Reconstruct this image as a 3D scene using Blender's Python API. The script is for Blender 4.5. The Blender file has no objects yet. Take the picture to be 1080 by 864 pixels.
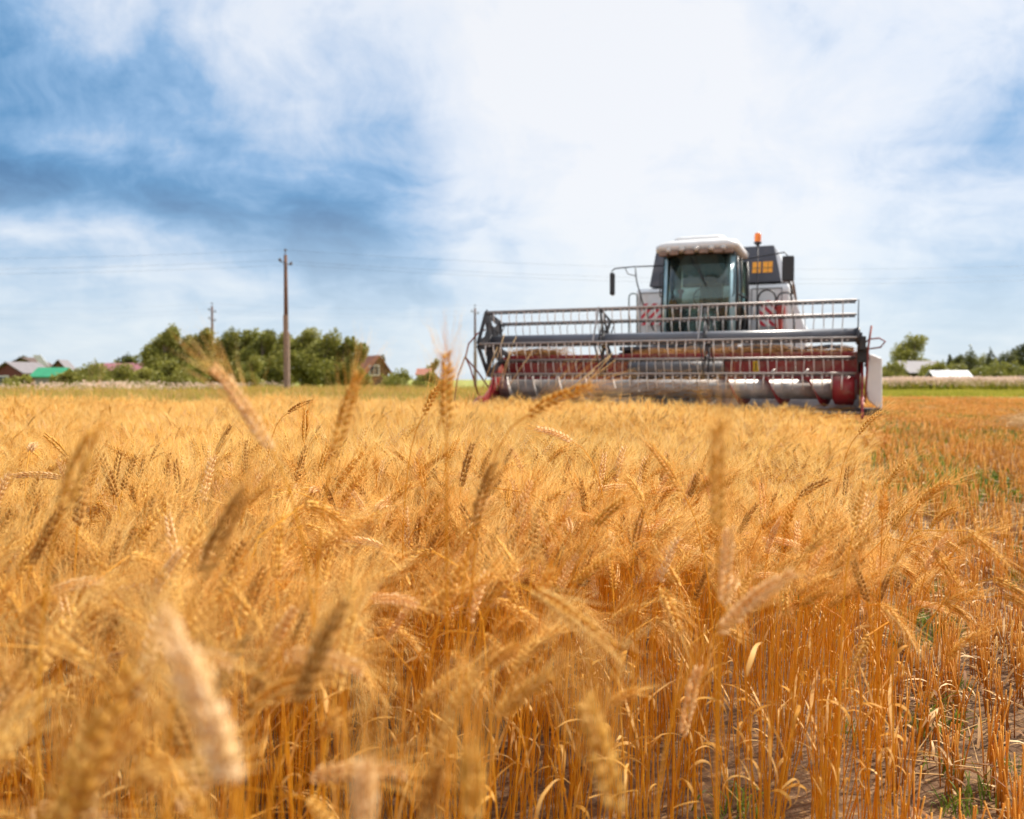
import bpy, math, random
import numpy as np
from mathutils import Vector, Matrix, Euler
R = math.radians
rnd = random.Random(7)
nr = np.random.RandomState(11)
scene = bpy.context.scene
COL = scene.collection

# ------------------------------------------------------------------ camera
H = 1.15
PITCH = math.atan(32 / 880)
F = 880.0
cam_d = bpy.data.cameras.new('camera')
cam_d.sensor_width = 36
cam_d.lens = 36 * F / 1080
cam_d.clip_start = 0.05
cam_d.clip_end = 3000
cam_d.dof.use_dof = True
cam_d.dof.focus_distance = 2.7
cam_d.dof.aperture_fstop = 2.9
cam_d.dof.aperture_blades = 0
cam = bpy.data.objects.new('camera', cam_d)
COL.objects.link(cam)
cam.location = (0, 0, H)
cam.rotation_euler = (math.pi / 2 - PITCH, 0, 0)
scene.camera = cam


def ray(px, py):
    r = (px - 540) / F
    u = (432 - py) / F
    return (r, math.cos(PITCH) + u * math.sin(PITCH), -math.sin(PITCH) + u * math.cos(PITCH))


def at(px, py, D):
    """world point on the line of sight at distance D along +Y"""
    d = ray(px, py)
    s = D / d[1]
    return Vector((d[0] * s, D, H + d[2] * s))


# ------------------------------------------------------------------ light
SUN_AZ = R(62)      # clockwise from +Y (towards +X)
SUN_EL = R(50)
world = bpy.data.worlds.new('World')
scene.world = world
world.use_nodes = True
wt = world.node_tree
wt.nodes.clear()


class NB:
    """small helper for node trees"""
    def __init__(self, tree):
        self.t = tree

    def new(self, kind, **kw):
        n = self.t.nodes.new(kind)
        for k, v in kw.items():
            setattr(n, k, v)
        return n

    def put(self, sock, v):
        if hasattr(v, 'is_linked') or hasattr(v, 'links'):
            self.t.links.new(v, sock)
        elif v is not None:
            if isinstance(v, (tuple, list, Vector)) and sock.type == 'RGBA' and len(v) == 3:
                v = (*v, 1)
            sock.default_value = v

    def m(self, op, a, b=None, c=None, clamp=False):
        n = self.new('ShaderNodeMath', operation=op, use_clamp=clamp)
        self.put(n.inputs[0], a)
        if b is not None:
            self.put(n.inputs[1], b)
        if c is not None:
            self.put(n.inputs[2], c)
        return n.outputs[0]

    def vm(self, op, a, b=None, out=0):
        n = self.new('ShaderNodeVectorMath', operation=op)
        self.put(n.inputs[0], a)
        if b is not None:
            if op == 'SCALE':
                self.put(n.inputs['Scale'], b)
            else:
                self.put(n.inputs[1], b)
        return n.outputs[out]

    def noise(self, vec, scale, detail=4, rough=.5, dist=0, out='Fac', dims='3D'):
        n = self.new('ShaderNodeTexNoise', noise_dimensions=dims)
        if vec is not None:
            self.put(n.inputs['Vector'], vec)
        n.inputs['Scale'].default_value = scale
        n.inputs['Detail'].default_value = detail
        n.inputs['Roughness'].default_value = rough
        n.inputs['Distortion'].default_value = dist
        return n.outputs[out]

    def rng(self, v, a, b, c=0, d=1, smooth=True):
        n = self.new('ShaderNodeMapRange', interpolation_type='SMOOTHSTEP' if smooth else 'LINEAR')
        self.put(n.inputs[0], v)
        for i, x in enumerate((a, b, c, d)):
            n.inputs[i + 1].default_value = x
        return n.outputs[0]

    def mix(self, f, a, b, mode='MIX'):
        n = self.new('ShaderNodeMix', data_type='RGBA', blend_type=mode)
        self.put(n.inputs[0], f)
        self.put(n.inputs[6], a)
        self.put(n.inputs[7], b)
        return n.outputs[2]

    def ramp(self, v, stops, interp='LINEAR'):
        n = self.new('ShaderNodeValToRGB')
        self.put(n.inputs[0], v)
        cr = n.color_ramp
        cr.interpolation = interp
        while len(cr.elements) > 1:
            cr.elements.remove(cr.elements[-1])
        cr.elements[0].position = stops[0][0]
        cr.elements[0].color = (*stops[0][1], 1)
        for p, c in stops[1:]:
            e = cr.elements.new(p)
            e.color = (*c, 1)
        return n.outputs[0]


w = NB(wt)
tc = w.new('ShaderNodeTexCoord')
D0 = w.vm('NORMALIZE', tc.outputs['Generated'])
sep = w.new('ShaderNodeSeparateXYZ')
w.put(sep.inputs[0], D0)
dz = w.m('MAXIMUM', sep.outputs[2], 0.0)
# cloud sheet: direction projected on a high horizontal layer (streets converge at the horizon)
den = w.m('ADD', dz, 0.16)
plane = w.vm('SCALE', D0, w.m('DIVIDE', 1.0, den))
pm = w.new('ShaderNodeMapping')
w.put(pm.inputs[0], plane)
pm.inputs['Rotation'].default_value = (0, 0, R(-25))
pm.inputs['Scale'].default_value = (0.55, 1.0, 0.6)
warp = w.noise(plane, 1.1, 3, .5, out='Color')
pw = w.vm('ADD', pm.outputs[0], w.vm('SCALE', w.vm('SUBTRACT', warp, (.5, .5, .5)), 0.9))
n1 = w.noise(pw, 1.0, 7, .52)
n2 = w.noise(pw, 3.2, 8, .58)
# softly warped direction for the large masses
wd = w.noise(D0, 3.2, 4, .5, out='Color')
DW = w.vm('NORMALIZE', w.vm('ADD', D0, w.vm('SCALE', w.vm('SUBTRACT', wd, (.5, .5, .5)), 0.16)))


def dirv(px, py):
    return Vector(ray(px, py)).normalized()


def lobe(px, py, r0, r1, wgt):
    d = w.vm('DOT_PRODUCT', DW, tuple(dirv(px, py)), out=1)
    return w.rng(d, math.cos(R(r1)), math.cos(R(r0)), 0, wgt)


def band(p, q, wid, soft, c, r0, r1, wgt):
    n = dirv(*p).cross(dirv(*q)).normalized()
    d = w.m('ABSOLUTE', w.vm('DOT_PRODUCT', DW, tuple(n), out=1))
    b = w.rng(d, math.sin(R(wid)), math.sin(R(wid + soft)), 1, 0)
    return w.m('MULTIPLY', b, lobe(*c, r0, r1, wgt))


terms = [
    lobe(700, 40, 8, 24, 0.12), lobe(560, -300, 15, 45, .20), lobe(720, 260, 5, 18, .20), lobe(560, 60, 3, 15, .14),
    lobe(120, 110, 6, 24, -.15), lobe(0, 60, 2, 14, -.06), lobe(0, 190, 1, 12, -.12), lobe(300, 225, 2, 12, -.10),
    band((0, 185), (420, 272), .6, 3.6, (200, 225), 11, 21, -.28),
    band((0, 222), (260, 258), .2, 1.6, (120, 238), 5, 14, .22),
    band((0, 262), (280, 285), .2, .9, (150, 270), 3, 14, -.10),
    band((0, 300), (280, 310), .2, .9, (150, 300), 3, 14, .12),
    lobe(395, 262, 1, 7, -.08), lobe(425, 150, 1, 7, -.14), lobe(470, 215, 1, 5, .12),
    lobe(1085, 110, 1, 9, -.04), lobe(960, 140, 1, 7, .10), lobe(1000, 210, 1, 8, -.10), lobe(1062, 240, 1, 4, .16), lobe(940, 270, 1, 6, .10),
    lobe(560, 205, 1, 6, -.12), lobe(530, 290, 1, 7, -.14), lobe(790, 110, 1, 9, -.08),
    band((0, 250), (300, 292), .2, 1.3, (140, 268), 5, 16, .24), lobe(100, 320, 4, 16, .14), lobe(100, 0, 1, 4, .12), lobe(330, 70, 1, 6, .08), lobe(250, 20, 1, 5, .10), lobe(500, 170, 1, 7, -.10), lobe(880, 60, 1, 8, -.07), lobe(640, 170, 1, 6, -.05),
]
cover = w.rng(w.vm('DOT_PRODUCT', D0, (0, -.9, .43), out=1), -.1, .9, 0.53, 1.0)  # whiter cloud behind the camera, added to brighten the harvester's front
for t_ in terms:
    cover = w.m('ADD', t_, cover)
n3 = w.noise(w.vm('ADD', w.vm('SCALE', D0, 5.5), w.vm('SCALE', warp, .8)), 2.0, 9, .64, .25)
cover = w.m('ADD', cover, w.m('MULTIPLY', w.m('SUBTRACT', n1, .5), 0.50))
cover = w.m('ADD', cover, w.m('MULTIPLY', w.m('SUBTRACT', n2, .5), 0.42))
cover = w.m('ADD', cover, w.m('MULTIPLY', w.m('SUBTRACT', n3, .5), 0.80))
cloud = w.ramp(cover, [(0.02, (.065, .175, .35)), (.22, (.11, .265, .48)), (.40, (.24, .40, .62)),
                       (.58, (.47, .57, .72)), (.76, (.66, .71, .79)), (1.0, (.765, .775, .80))])
hz = w.rng(sep.outputs[2], 0.0, 0.24, 0.72, 0.0)
cloud = w.mix(hz, cloud, (.66, .73, .77))
below = w.rng(sep.outputs[2], -0.05, 0.0, 1, 0)
cloud = w.mix(below, cloud, (.30, .24, .15))
cloud10 = w.vm('SCALE', cloud, 8.8)
sky = w.new('ShaderNodeTexSky', sky_type='NISHITA')
sky.sun_disc = False
sky.sun_elevation = SUN_EL
sky.sun_rotation = SUN_AZ
sky.altitude = 100
sky.dust_density = 1.0
skymix = w.mix(0.90, sky.outputs[0], cloud10)
bg = w.new('ShaderNodeBackground')
w.put(bg.inputs[0], skymix)
bg.inputs[1].default_value = 0.1
wo = w.new('ShaderNodeOutputWorld')
wt.links.new(bg.outputs[0], wo.inputs[0])

sl = bpy.data.lights.new('sun', 'SUN')
sl.energy = 5.0
sl.angle = R(2.5)
sl.color = (1.0, .92, .80)
sun = bpy.data.objects.new('sun', sl)
COL.objects.link(sun)
sd = Vector((math.sin(SUN_AZ) * math.cos(SUN_EL), math.cos(SUN_AZ) * math.cos(SUN_EL), math.sin(SUN_EL)))
sun.rotation_euler = sd.to_track_quat('Z', 'Y').to_euler()
sun.location = sd * 50

scene.view_settings.view_transform = 'Standard'
scene.view_settings.look = 'None'
scene.view_settings.exposure = 0.50
scene.view_settings.gamma = 1.0
scene.cycles.max_bounces = 7
scene.cycles.diffuse_bounces = 4
scene.cycles.transparent_max_bounces = 12
scene.cycles.use_denoising = True
scene.cycles.use_adaptive_sampling = True
scene.cycles.adaptive_threshold = 0.02
scene.cycles.caustics_reflective = False
scene.cycles.caustics_refractive = False

# ------------------------------------------------------------------ materials
MATS = {}


def mat(name, col, rough=.6, metal=0.0, var=0.12, vscale=3.0, dirt=None, dirt_amt=0.0, dirt_scale=2.0, spec=.5,
        coat=0.0, bump=0.0, bscale=40):
    if name in MATS:
        return MATS[name]
    mt = bpy.data.materials.new(name)
    mt.use_nodes = True
    n = NB(mt.node_tree)
    p = mt.node_tree.nodes['Principled BSDF']
    tcn = n.new('ShaderNodeTexCoord')
    v = n.noise(tcn.outputs['Object'], vscale, 6, .6)
    f = n.rng(v, .3, .7, 1 - var, 1 + var)
    c = n.vm('SCALE', tuple(col), f)
    if dirt:
        dn = n.noise(tcn.outputs['Object'], dirt_scale, 8, .65, .3)
        df = n.rng(dn, .62 - dirt_amt * .4, .80 - dirt_amt * .3, 0, min(1, dirt_amt * 1.6))
        c = n.mix(df, c, dirt)
        n.put(p.inputs['Roughness'], n.m('MAXIMUM', n.m('MULTIPLY', df, .9), rough))
    else:
        n.put(p.inputs['Roughness'], n.rng(v, .3, .7, max(0, rough - .08), min(1, rough + .08)))
    n.put(p.inputs['Base Color'], c)
    p.inputs['Metallic'].default_value = metal
    p.inputs['Specular IOR Level'].default_value = spec
    p.inputs['Coat Weight'].default_value = coat
    if bump:
        b = n.new('ShaderNodeBump')
        b.inputs['Strength'].default_value = bump
        b.inputs['Distance'].default_value = .01
        n.put(b.inputs['Height'], n.noise(tcn.outputs['Object'], bscale, 5, .6))
        n.put(p.inputs['Normal'], b.outputs[0])
    MATS[name] = mt
    return mt


def plant_mat(name, cols, trans=.35, rough=.6, axis_noise=30, obj_var=True):
    """thin dry or green plant matter; colour differs from stalk to stalk and along the stalk"""
    if name in MATS:
        return MATS[name]
    mt = bpy.data.materials.new(name)
    mt.use_nodes = True
    t = mt.node_tree
    n = NB(t)
    p = t.nodes['Principled BSDF']
    geo = n.new('ShaderNodeNewGeometry')
    oi = n.new('ShaderNodeObjectInfo')
    tcn = n.new('ShaderNodeTexCoord')
    r = n.m('ADD', n.m('MULTIPLY', geo.outputs['Random Per Island'], .55), n.m('MULTIPLY', oi.outputs['Random'], .25))
    r = n.m('ADD', r, n.m('MULTIPLY', n.noise(tcn.outputs['Object'], axis_noise, 4, .6), .4))
    k = len(cols)
    c = n.ramp(r, [(.15 + .75 * i / max(1, k - 1), cols[i]) for i in range(k)])
    big = n.noise(geo.outputs['Position'], .55, 3, .5)
    c = n.mix(1.0, c, n.ramp(big, [(.3, (.84, .80, .74)), (.7, (1.1, 1.08, 1.05))]), 'MULTIPLY')
    n.put(p.inputs['Base Color'], c)
    p.inputs['Roughness'].default_value = rough
    p.inputs['Specular IOR Level'].default_value = .35
    tr = n.new('ShaderNodeBsdfTranslucent')
    n.put(tr.inputs[0], c)
    mx = n.new('ShaderNodeMixShader')
    mx.inputs[0].default_value = trans
    t.links.new(p.outputs[0], mx.inputs[1])
    t.links.new(tr.outputs[0], mx.inputs[2])
    t.links.new(mx.outputs[0], t.nodes['Material Output'].inputs[0])
    MATS[name] = mt
    return mt


M_STEM = plant_mat('dry wheat stem', [(.52, .18, .006), (.75, .33, .014), (.88, .50, .05)], .25, .45, 14)
M_EAR = plant_mat('ripe wheat ear', [(.56, .27, .025), (.80, .46, .08), (.92, .64, .22)], .26, .6, 160)
M_EARPALE = plant_mat('bleached wheat ear', [(.80, .50, .20), (.90, .64, .32), (.93, .72, .44)], .32, .6, 160)
M_EARDARK = plant_mat('brown wheat ear', [(.36, .16, .025), (.50, .25, .05), (.66, .37, .10)], .2, .6, 160)
M_AWN = plant_mat('wheat awns', [(.84, .43, .06), (.95, .63, .18), (.98, .80, .38)], .42, .5, 20)
M_LEAF = plant_mat('dry wheat leaf', [(.46, .20, .02), (.68, .36, .06), (.86, .58, .22)], .30, .6, 25)
M_STUB = plant_mat('stubble stem', [(.48, .165, .014), (.72, .31, .028), (.84, .46, .08)], .2, .5, 14)
M_STRAW = plant_mat('pale straw', [(.60, .36, .12), (.80, .56, .26), (.90, .70, .42)], .25, .6, 20)
M_LITTER = plant_mat('brown leaf litter', [(.16, .07, .025), (.30, .14, .05), (.48, .27, .11)], .2, .7, 30)
M_GREEN = plant_mat('green weeds', [(.07, .13, .015), (.13, .22, .025), (.26, .33, .05)], .4, .5, 12)
M_MEADOW = plant_mat('meadow grass', [(.20, .24, .025), (.38, .38, .045), (.56, .46, .09)], .35, .6, 2)
M_MEADDRY = plant_mat('dry meadow grass', [(.44, .26, .06), (.60, .38, .12), (.70, .50, .22)], .35, .6, 2)
M_PLUME = plant_mat('pale weed plumes', [(.58, .42, .32), (.74, .56, .46), (.80, .68, .58)], .35, .7, 3)
M_FOL = plant_mat('willow foliage', [(.11, .13, .022), (.23, .24, .05), (.38, .37, .09)], .35, .5, 1.3)
M_FOL2 = plant_mat('bright shrub foliage', [(.14, .16, .025), (.25, .26, .05), (.40, .38, .09)], .35, .5, 1.3)
M_FOLD = plant_mat('dark foliage', [(.04, .055, .018), (.09, .105, .03), (.17, .18, .05)], .3, .5, 1.3)
M_BARK = mat('bark', (.12, .09, .065), .9, var=.3, vscale=6)

M_RED = mat('red paint', (.30, .022, .026), .42, var=.18, vscale=3, dirt=(.36, .22, .15), dirt_amt=0.42, dirt_scale=3.5)
M_SILVER = mat('worn steel', (.46, .43, .41), .58, .75, .2, 6, dirt=(.42, .24, .15), dirt_amt=.30, dirt_scale=3)
M_TINE = mat('tine plastic', (.80, .78, .76), .45, .25, .1, 10)
M_BAT = mat('galvanised tube', (.42, .385, .37), .5, .6, .12, 6, dirt=(.40, .27, .18), dirt_amt=.2, dirt_scale=6)
M_DARK = mat('dark steel', (.045, .045, .052), .45, .3, .2, 5, dirt=(.20, .15, .11), dirt_amt=.22, dirt_scale=5)
M_TUBE = mat('grey reel paint', (.12, .127, .15), .28, 0, .1, 2, dirt=(.40, .33, .27), dirt_amt=.12, dirt_scale=3)
M_BODY = mat('pale grey body paint', (.80, .83, .86), .35, 0, .05, 1.5, dirt=(.55, .45, .35), dirt_amt=0.26, dirt_scale=1.6, coat=.2)
M_WHITE = mat('white panel', (.78, .78, .78), .4, 0, .05, 2, dirt=(.60, .48, .38), dirt_amt=.2, dirt_scale=3)
M_TANK = mat('dark tank paint', (.062, .066, .085), .45, 0, .12, 2, dirt=(.16, .14, .13), dirt_amt=0.30)
M_ROOF = mat('cab roof plastic', (.74, .74, .74), .42, 0, .08, 3, dirt=(.46, .38, .32), dirt_amt=.10, dirt_scale=4)
M_VISOR = mat('dusty lamp housing', (.27, .18, .14), .6, 0, .2, 8)
M_LAMPGL = mat('lamp glass', (.62, .58, .54), .15, .3, .1, 8)
M_BLACK = mat('black rubber', (.022, .021, .021), .75, 0, .2, 8, dirt=(.16, .11, .08), dirt_amt=.25, dirt_scale=4)
M_BLKPL = mat('black plastic', (.028, .028, .032), .4, 0, .1, 5)
M_REDMARK = mat('red reflective', (.68, .03, .06), .4, 0, .08, 6)
M_WHTMARK = mat('white reflective', (.82, .80, .80), .4, 0, .05, 6)
M_BRICKRED = mat('red metal box', (.42, .045, .03), .45, 0, .15, 5)
M_ORANGE = mat('orange beacon lens', (1.0, .24, .01), .25, 0, .06, 5, coat=.5)
M_GRAIN = mat('grain behind window', (1.0, .43, .05), .7, 0, .2, 40)
M_YEL = mat('yellow plate', (.85, .55, .02), .5, 0, .06, 5)
M_SEAT = mat('brown seat fabric', (.15, .095, .07), .9, 0, .2, 20)
M_SKYREFL = mat('painted sky reflection', (.36, .58, .66), .2, 0, .12, 3, coat=.6)  # sky reflection on the curved glass edges, painted in as teal
M_REDTOY = mat('red plastic', (.6, .04, .03), .4, 0, .05, 5)
M_WOOD = mat('weathered pole timber', (.13, .065, .04), .85, 0, .25, 4, bump=.3)
M_CONC = mat('pole concrete', (.25, .17, .13), .85, 0, .15, 4)
M_ISO = mat('insulator', (.10, .09, .10), .3, 0, .1, 5)
M_WIRE = mat('wire', (.10, .10, .11), .5, .6, .05, 5)


def glass_mat():
    mt = bpy.data.materials.new('green tinted glass')
    mt.use_nodes = True
    t = mt.node_tree
    t.nodes.clear()
    n = NB(t)
    tr = n.new('ShaderNodeBsdfTransparent')
    tr.inputs[0].default_value = (.68, .84, .79, 1)
    gl = n.new('ShaderNodeBsdfGlossy')
    gl.inputs['Roughness'].default_value = .04
    df = n.new('ShaderNodeBsdfDiffuse')
    df.inputs[0].default_value = (.24, .38, .34, 1)  # green reflection on the panes, painted in as a teal diffuse share
    fr = n.new('ShaderNodeFresnel')
    fr.inputs[0].default_value = 1.6
    a = n.new('ShaderNodeMixShader')
    tcn = n.new('ShaderNodeTexCoord')
    n.put(a.inputs[0], n.rng(n.noise(tcn.outputs['Object'], 2.5, 6, .6), .3, .8, .05, .20))
    t.links.new(tr.outputs[0], a.inputs[1])
    t.links.new(df.outputs[0], a.inputs[2])
    b = n.new('ShaderNodeMixShader')
    t.links.new(n.m('MULTIPLY', fr.outputs[0], 1.3, clamp=True), b.inputs[0])
    t.links.new(a.outputs[0], b.inputs[1])
    t.links.new(gl.outputs[0], b.inputs[2])
    o = n.new('ShaderNodeOutputMaterial')
    t.links.new(b.outputs[0], o.inputs[0])
    return mt


M_GLASS = glass_mat()


# ------------------------------------------------------------------ mesh helpers
class MB:
    def __init__(self):
        self.v, self.f, self.mi, self.sm = [], [], [], []
        self.mat = 0

    def add(self, vs, fs, smooth=False):
        o = len(self.v)
        self.v.extend([tuple(x) for x in vs])
        for q in fs:
            self.f.append(tuple(i + o for i in q))
            self.mi.append(self.mat)
            self.sm.append(smooth)

    def box(self, x0, x1, y0, y1, z0, z1):
        vs = [(x, y, z) for z in (z0, z1) for y in (y0, y1) for x in (x0, x1)]
        self.add(vs, [(0, 2, 3, 1), (4, 5, 7, 6), (0, 1, 5, 4), (2, 6, 7, 3), (0, 4, 6, 2), (1, 3, 7, 5)])

    def beam(self, p, q, wd, ht, up=(0, 0, 1)):
        p, q = Vector(p), Vector(q)
        d = (q - p).normalized()
        s = d.cross(Vector(up))
        if s.length < 1e-4:
            s = d.cross(Vector((1, 0, 0)))
        s.normalize()
        u = s.cross(d).normalized()
        vs = []
        for c in (p, q):
            for a, b in ((-1, -1), (1, -1), (1, 1), (-1, 1)):
                vs.append(c + s * a * wd / 2 + u * b * ht / 2)
        self.add(vs, [(3, 2, 1, 0), (4, 5, 6, 7), (0, 1, 5, 4), (1, 2, 6, 5), (2, 3, 7, 6), (3, 0, 4, 7)])

    def tube(self, pts, r, n=8, cap=True, smooth=True):
        pts = [Vector(p) for p in pts]
        k = len(pts)
        rs = r if isinstance(r, (list, tuple)) else [r] * k
        prev = None
        vs, fs = [], []
        for i, p in enumerate(pts):
            d = (pts[min(i + 1, k - 1)] - pts[max(i - 1, 0)]).normalized()
            if prev is None:
                a = d.cross(Vector((0, 0, 1)))
                if a.length < 1e-3:
                    a = d.cross(Vector((1, 0, 0)))
            else:
                a = prev - d * prev.dot(d)
            a.normalize()
            prev = a
            b = d.cross(a)
            for j in range(n):
                t = 2 * math.pi * j / n
                vs.append(p + (a * math.cos(t) + b * math.sin(t)) * rs[i])
        for i in range(k - 1):
            for j in range(n):
                j2 = (j + 1) % n
                fs.append((i * n + j, i * n + j2, (i + 1) * n + j2, (i + 1) * n + j))
        self.add(vs, fs, smooth)
        if cap:
            o = len(self.v) - len(vs)
            self.f.append(tuple(o + j for j in reversed(range(n))))
            self.f.append(tuple(o + (k - 1) * n + j for j in range(n)))
            self.mi += [self.mat] * 2
            self.sm += [False] * 2

    def prism(self, poly, axis, a0, a1):
        """poly in the plane normal to axis; axis 0: (y,z), 1: (x,z), 2: (x,y)"""
        n = len(poly)

        def P(q, a):
            return {0: (a, q[0], q[1]), 1: (q[0], a, q[1]), 2: (q[0], q[1], a)}[axis]
        vs = [P(q, a0) for q in poly] + [P(q, a1) for q in poly]
        fs = [tuple(range(n)), tuple(range(2 * n - 1, n - 1, -1))]
        fs += [(i, i + n, (i + 1) % n + n, (i + 1) % n) for i in range(n)]
        self.add(vs, fs)

    def lathe(self, prof, c, axis=2, n=20, smooth=True):
        vs, fs = [], []
        for r, h in prof:
            for j in range(n):
                t = 2 * math.pi * j / n
                x, y = r * math.cos(t), r * math.sin(t)
                q = {2: (x, y, h), 0: (h, x, y), 1: (x, h, y)}[axis]
                vs.append((q[0] + c[0], q[1] + c[1], q[2] + c[2]))
        for i in range(len(prof) - 1):
            for j in range(n):
                j2 = (j + 1) % n
                fs.append((i * n + j, i * n + j2, (i + 1) * n + j2, (i + 1) * n + j))
        self.add(vs, fs, smooth)

    def mesh(self, name, mats):
        me = bpy.data.meshes.new(name)
        me.from_pydata(self.v, [], self.f)
        ms = mats if isinstance(mats, (list, tuple)) else [mats]
        for m_ in ms:
            me.materials.append(m_)
        me.polygons.foreach_set('material_index', self.mi)
        me.polygons.foreach_set('use_smooth', self.sm)
        me.update()
        return me

    def build(self, name, mats, parent=None, bevel=0, seg=2):
        me = self.mesh(name, mats)
        o = bpy.data.objects.new(name, me)
        COL.objects.link(o)
        if parent:
            o.parent = parent
        if bevel:
            b = o.modifiers.new('bevel', 'BEVEL')
            b.width = bevel
            b.segments = seg
            b.limit_method = 'ANGLE'
            b.harden_normals = False
        return o


def tag(o, label=None, cat=None, group=None, kind=None):
    if label:
        o['label'] = label
    if cat:
        o['category'] = cat
    if group:
        o['group'] = group
    if kind:
        o['kind'] = kind
    return o


def thing(name, label, cat, loc=(0, 0, 0), rz=0, group=None):
    o = bpy.data.objects.new(name, None)
    o.empty_display_size = .2
    COL.objects.link(o)
    o.location = loc
    o.rotation_euler = (0, 0, rz)
    return tag(o, label, cat, group)


# machine frame: u to the machine's left (picture right), v backwards, origin under the header centre
YAW = R(22)
AX = Vector((math.cos(YAW), -math.sin(YAW), 0))
BX = Vector((math.sin(YAW), math.cos(YAW), 0))
CC = Vector((2.375, 13.46, 0))


def to_uv(x, y):
    dx, dy = x - CC.x, y - CC.y
    return dx * AX.x + dy * AX.y, dx * BX.x + dy * BX.y


# ------------------------------------------------------------------ ground
def ground():
    xs = np.concatenate([np.linspace(-900, -40, 10), np.linspace(-30, 40, 90), np.linspace(50, 900, 10)])
    ys = np.concatenate([np.linspace(-300, -5, 6), np.linspace(-3, 60, 100), np.linspace(70, 1500, 14)])
    vs, fs = [], []
    for y in ys:
        for x in xs:
            near = max(0, 1 - max(abs(x), abs(y)) / 60)
            vs.append((x, y, near * (.012 * math.sin(x * 3.1 + y) * math.sin(y * 2.3) + .008 * math.sin(7 * x) * math.sin(5.3 * y)) - .01))
    nx = len(xs)
    for j in range(len(ys) - 1):
        for i in range(nx - 1):
            a = j * nx + i
            fs.append((a, a + 1, a + nx + 1, a + nx))
    m = MB()
    m.add(vs, fs, True)
    mt = bpy.data.materials.new('field soil')
    mt.use_nodes = True
    n = NB(mt.node_tree)
    p = mt.node_tree.nodes['Principled BSDF']
    geo = n.new('ShaderNodeNewGeometry')
    P = geo.outputs['Position']
    a = n.noise(P, 9, 8, .65)
    soil = n.ramp(a, [(.3, (.08, .04, .018)), (.5, (.16, .085, .04)), (.7, (.27, .16, .08))])
    chaff = n.rng(n.noise(P, 34, 6, .6), .52, .66)
    soil = n.mix(n.m('MULTIPLY', chaff, .55), soil, (.52, .30, .11))
    sp = n.new('ShaderNodeSeparateXYZ')
    n.put(sp.inputs[0], P)
    far = n.rng(sp.outputs[1], 14, 34)
    st = n.ramp(n.noise(P, .5, 6, .6), [(.35, (.62, .29, .05)), (.5, (.72, .35, .05)), (.66, (.46, .36, .06))])
    c = n.mix(far, soil, st)
    gr = n.rng(n.m('ADD', sp.outputs[1], n.m('MULTIPLY', n.noise(P, .12, 3, .5), 10)), 54, 58)
    grass = n.ramp(n.noise(P, .35, 5, .6), [(.3, (.17, .19, .03)), (.6, (.30, .30, .05)), (.75, (.42, .34, .10))])
    c = n.mix(gr, c, grass)
    n.put(p.inputs['Base Color'], c)
    p.inputs['Roughness'].default_value = .95
    b = n.new('ShaderNodeBump')
    b.inputs['Strength'].default_value = .8
    b.inputs['Distance'].default_value = .03
    n.put(b.inputs['Height'], n.noise(P, 22, 8, .7))
    n.put(p.inputs['Normal'], b.outputs[0])
    o = m.build('ground', mt)
    tag(o, kind='structure')


ground()


# ------------------------------------------------------------------ wheat geometry
def frame_of(d):
    a = d.cross(Vector((0, 0, 1)))
    if a.length < 1e-3:
        a = Vector((1, 0, 0))
    a.normalize()
    return a, d.cross(a).normalized()


def path_points(h, lean, nod, r, nseg=7):
    """stem path in the local XZ plane: straight then nodding; returns points and the end heading"""
    pts = [Vector((0, 0, 0))]
    wob = r.uniform(-.02, .02)
    tot = 0
    for i in range(nseg):
        s = (i + .5) / nseg
        ang = lean + (nod * max(0, (s - .72) / .28) ** 1.6) + wob * math.sin(s * 6)
        L = 1.0 / nseg
        pts.append(pts[-1] + Vector((math.sin(ang) * L, wob * .3 * math.sin(s * 9) * L, math.cos(ang) * L)))
    top = max(p.z for p in pts)
    pts = [p * (h / top) for p in pts]
    return pts, lean + nod


def ear_path(p0, head, L, curve, nseg=8):
    """ear axis curving on from heading head (angle from vertical in XZ)"""
    pts = [p0]
    for i in range(nseg):
        ang = head + curve * (i + 1) / nseg
        pts.append(pts[-1] + Vector((math.sin(ang), 0, math.cos(ang))) * (L / nseg))
    return pts


def polyline_at(pts, t):
    k = len(pts) - 1
    x = min(max(t, 0), .9999) * k
    i = int(x)
    d = (pts[i + 1] - pts[i]).normalized()
    return pts[i].lerp(pts[i + 1], x - i), d


def kernel(m, c, d, side, L, wdt, th):
    """pointed floret: octahedral spindle, long axis d"""
    n = d.cross(side).normalized()
    s = side.normalized()
    vs = [c - d * L * .42]
    for q, rr in ((-.12, 1.0), (.2, .75)):
        for a, b in ((1, 0), (0, 1), (-1, 0), (0, -1)):
            vs.append(c + d * L * q + s * a * wdt * .5 * rr + n * b * th * .5 * rr)
    vs.append(c + d * L * .58)
    fs = [(0, 2, 1), (0, 3, 2), (0, 4, 3), (0, 1, 4)]
    for i in range(4):
        fs.append((1 + i, 1 + (i + 1) % 4, 5 + (i + 1) % 4, 5 + i))
        fs.append((5 + i, 5 + (i + 1) % 4, 9))
    m.add(vs, fs, True)
    return c + d * L * .55


def awn(m, p, d, L, wd, r, droop=.12):
    d = d.normalized()
    a, b = frame_of(d)
    mid = p + d * L * .5 + a * L * r.uniform(-.04, .04)
    tip = p + d * L + a * L * r.uniform(-droop, droop) + b * L * r.uniform(-droop, droop)
    vs = []
    for c, k in ((p, 1), (mid, .7)):
        for j in range(3):
            t = 2.094 * j
            vs.append(c + (a * math.cos(t) + b * math.sin(t)) * wd * k * .5)
    vs.append(tip)
    m.add(vs, [(0, 1, 4, 3), (1, 2, 5, 4), (2, 0, 3, 5), (3, 4, 6), (4, 5, 6), (5, 3, 6)], True)


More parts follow.
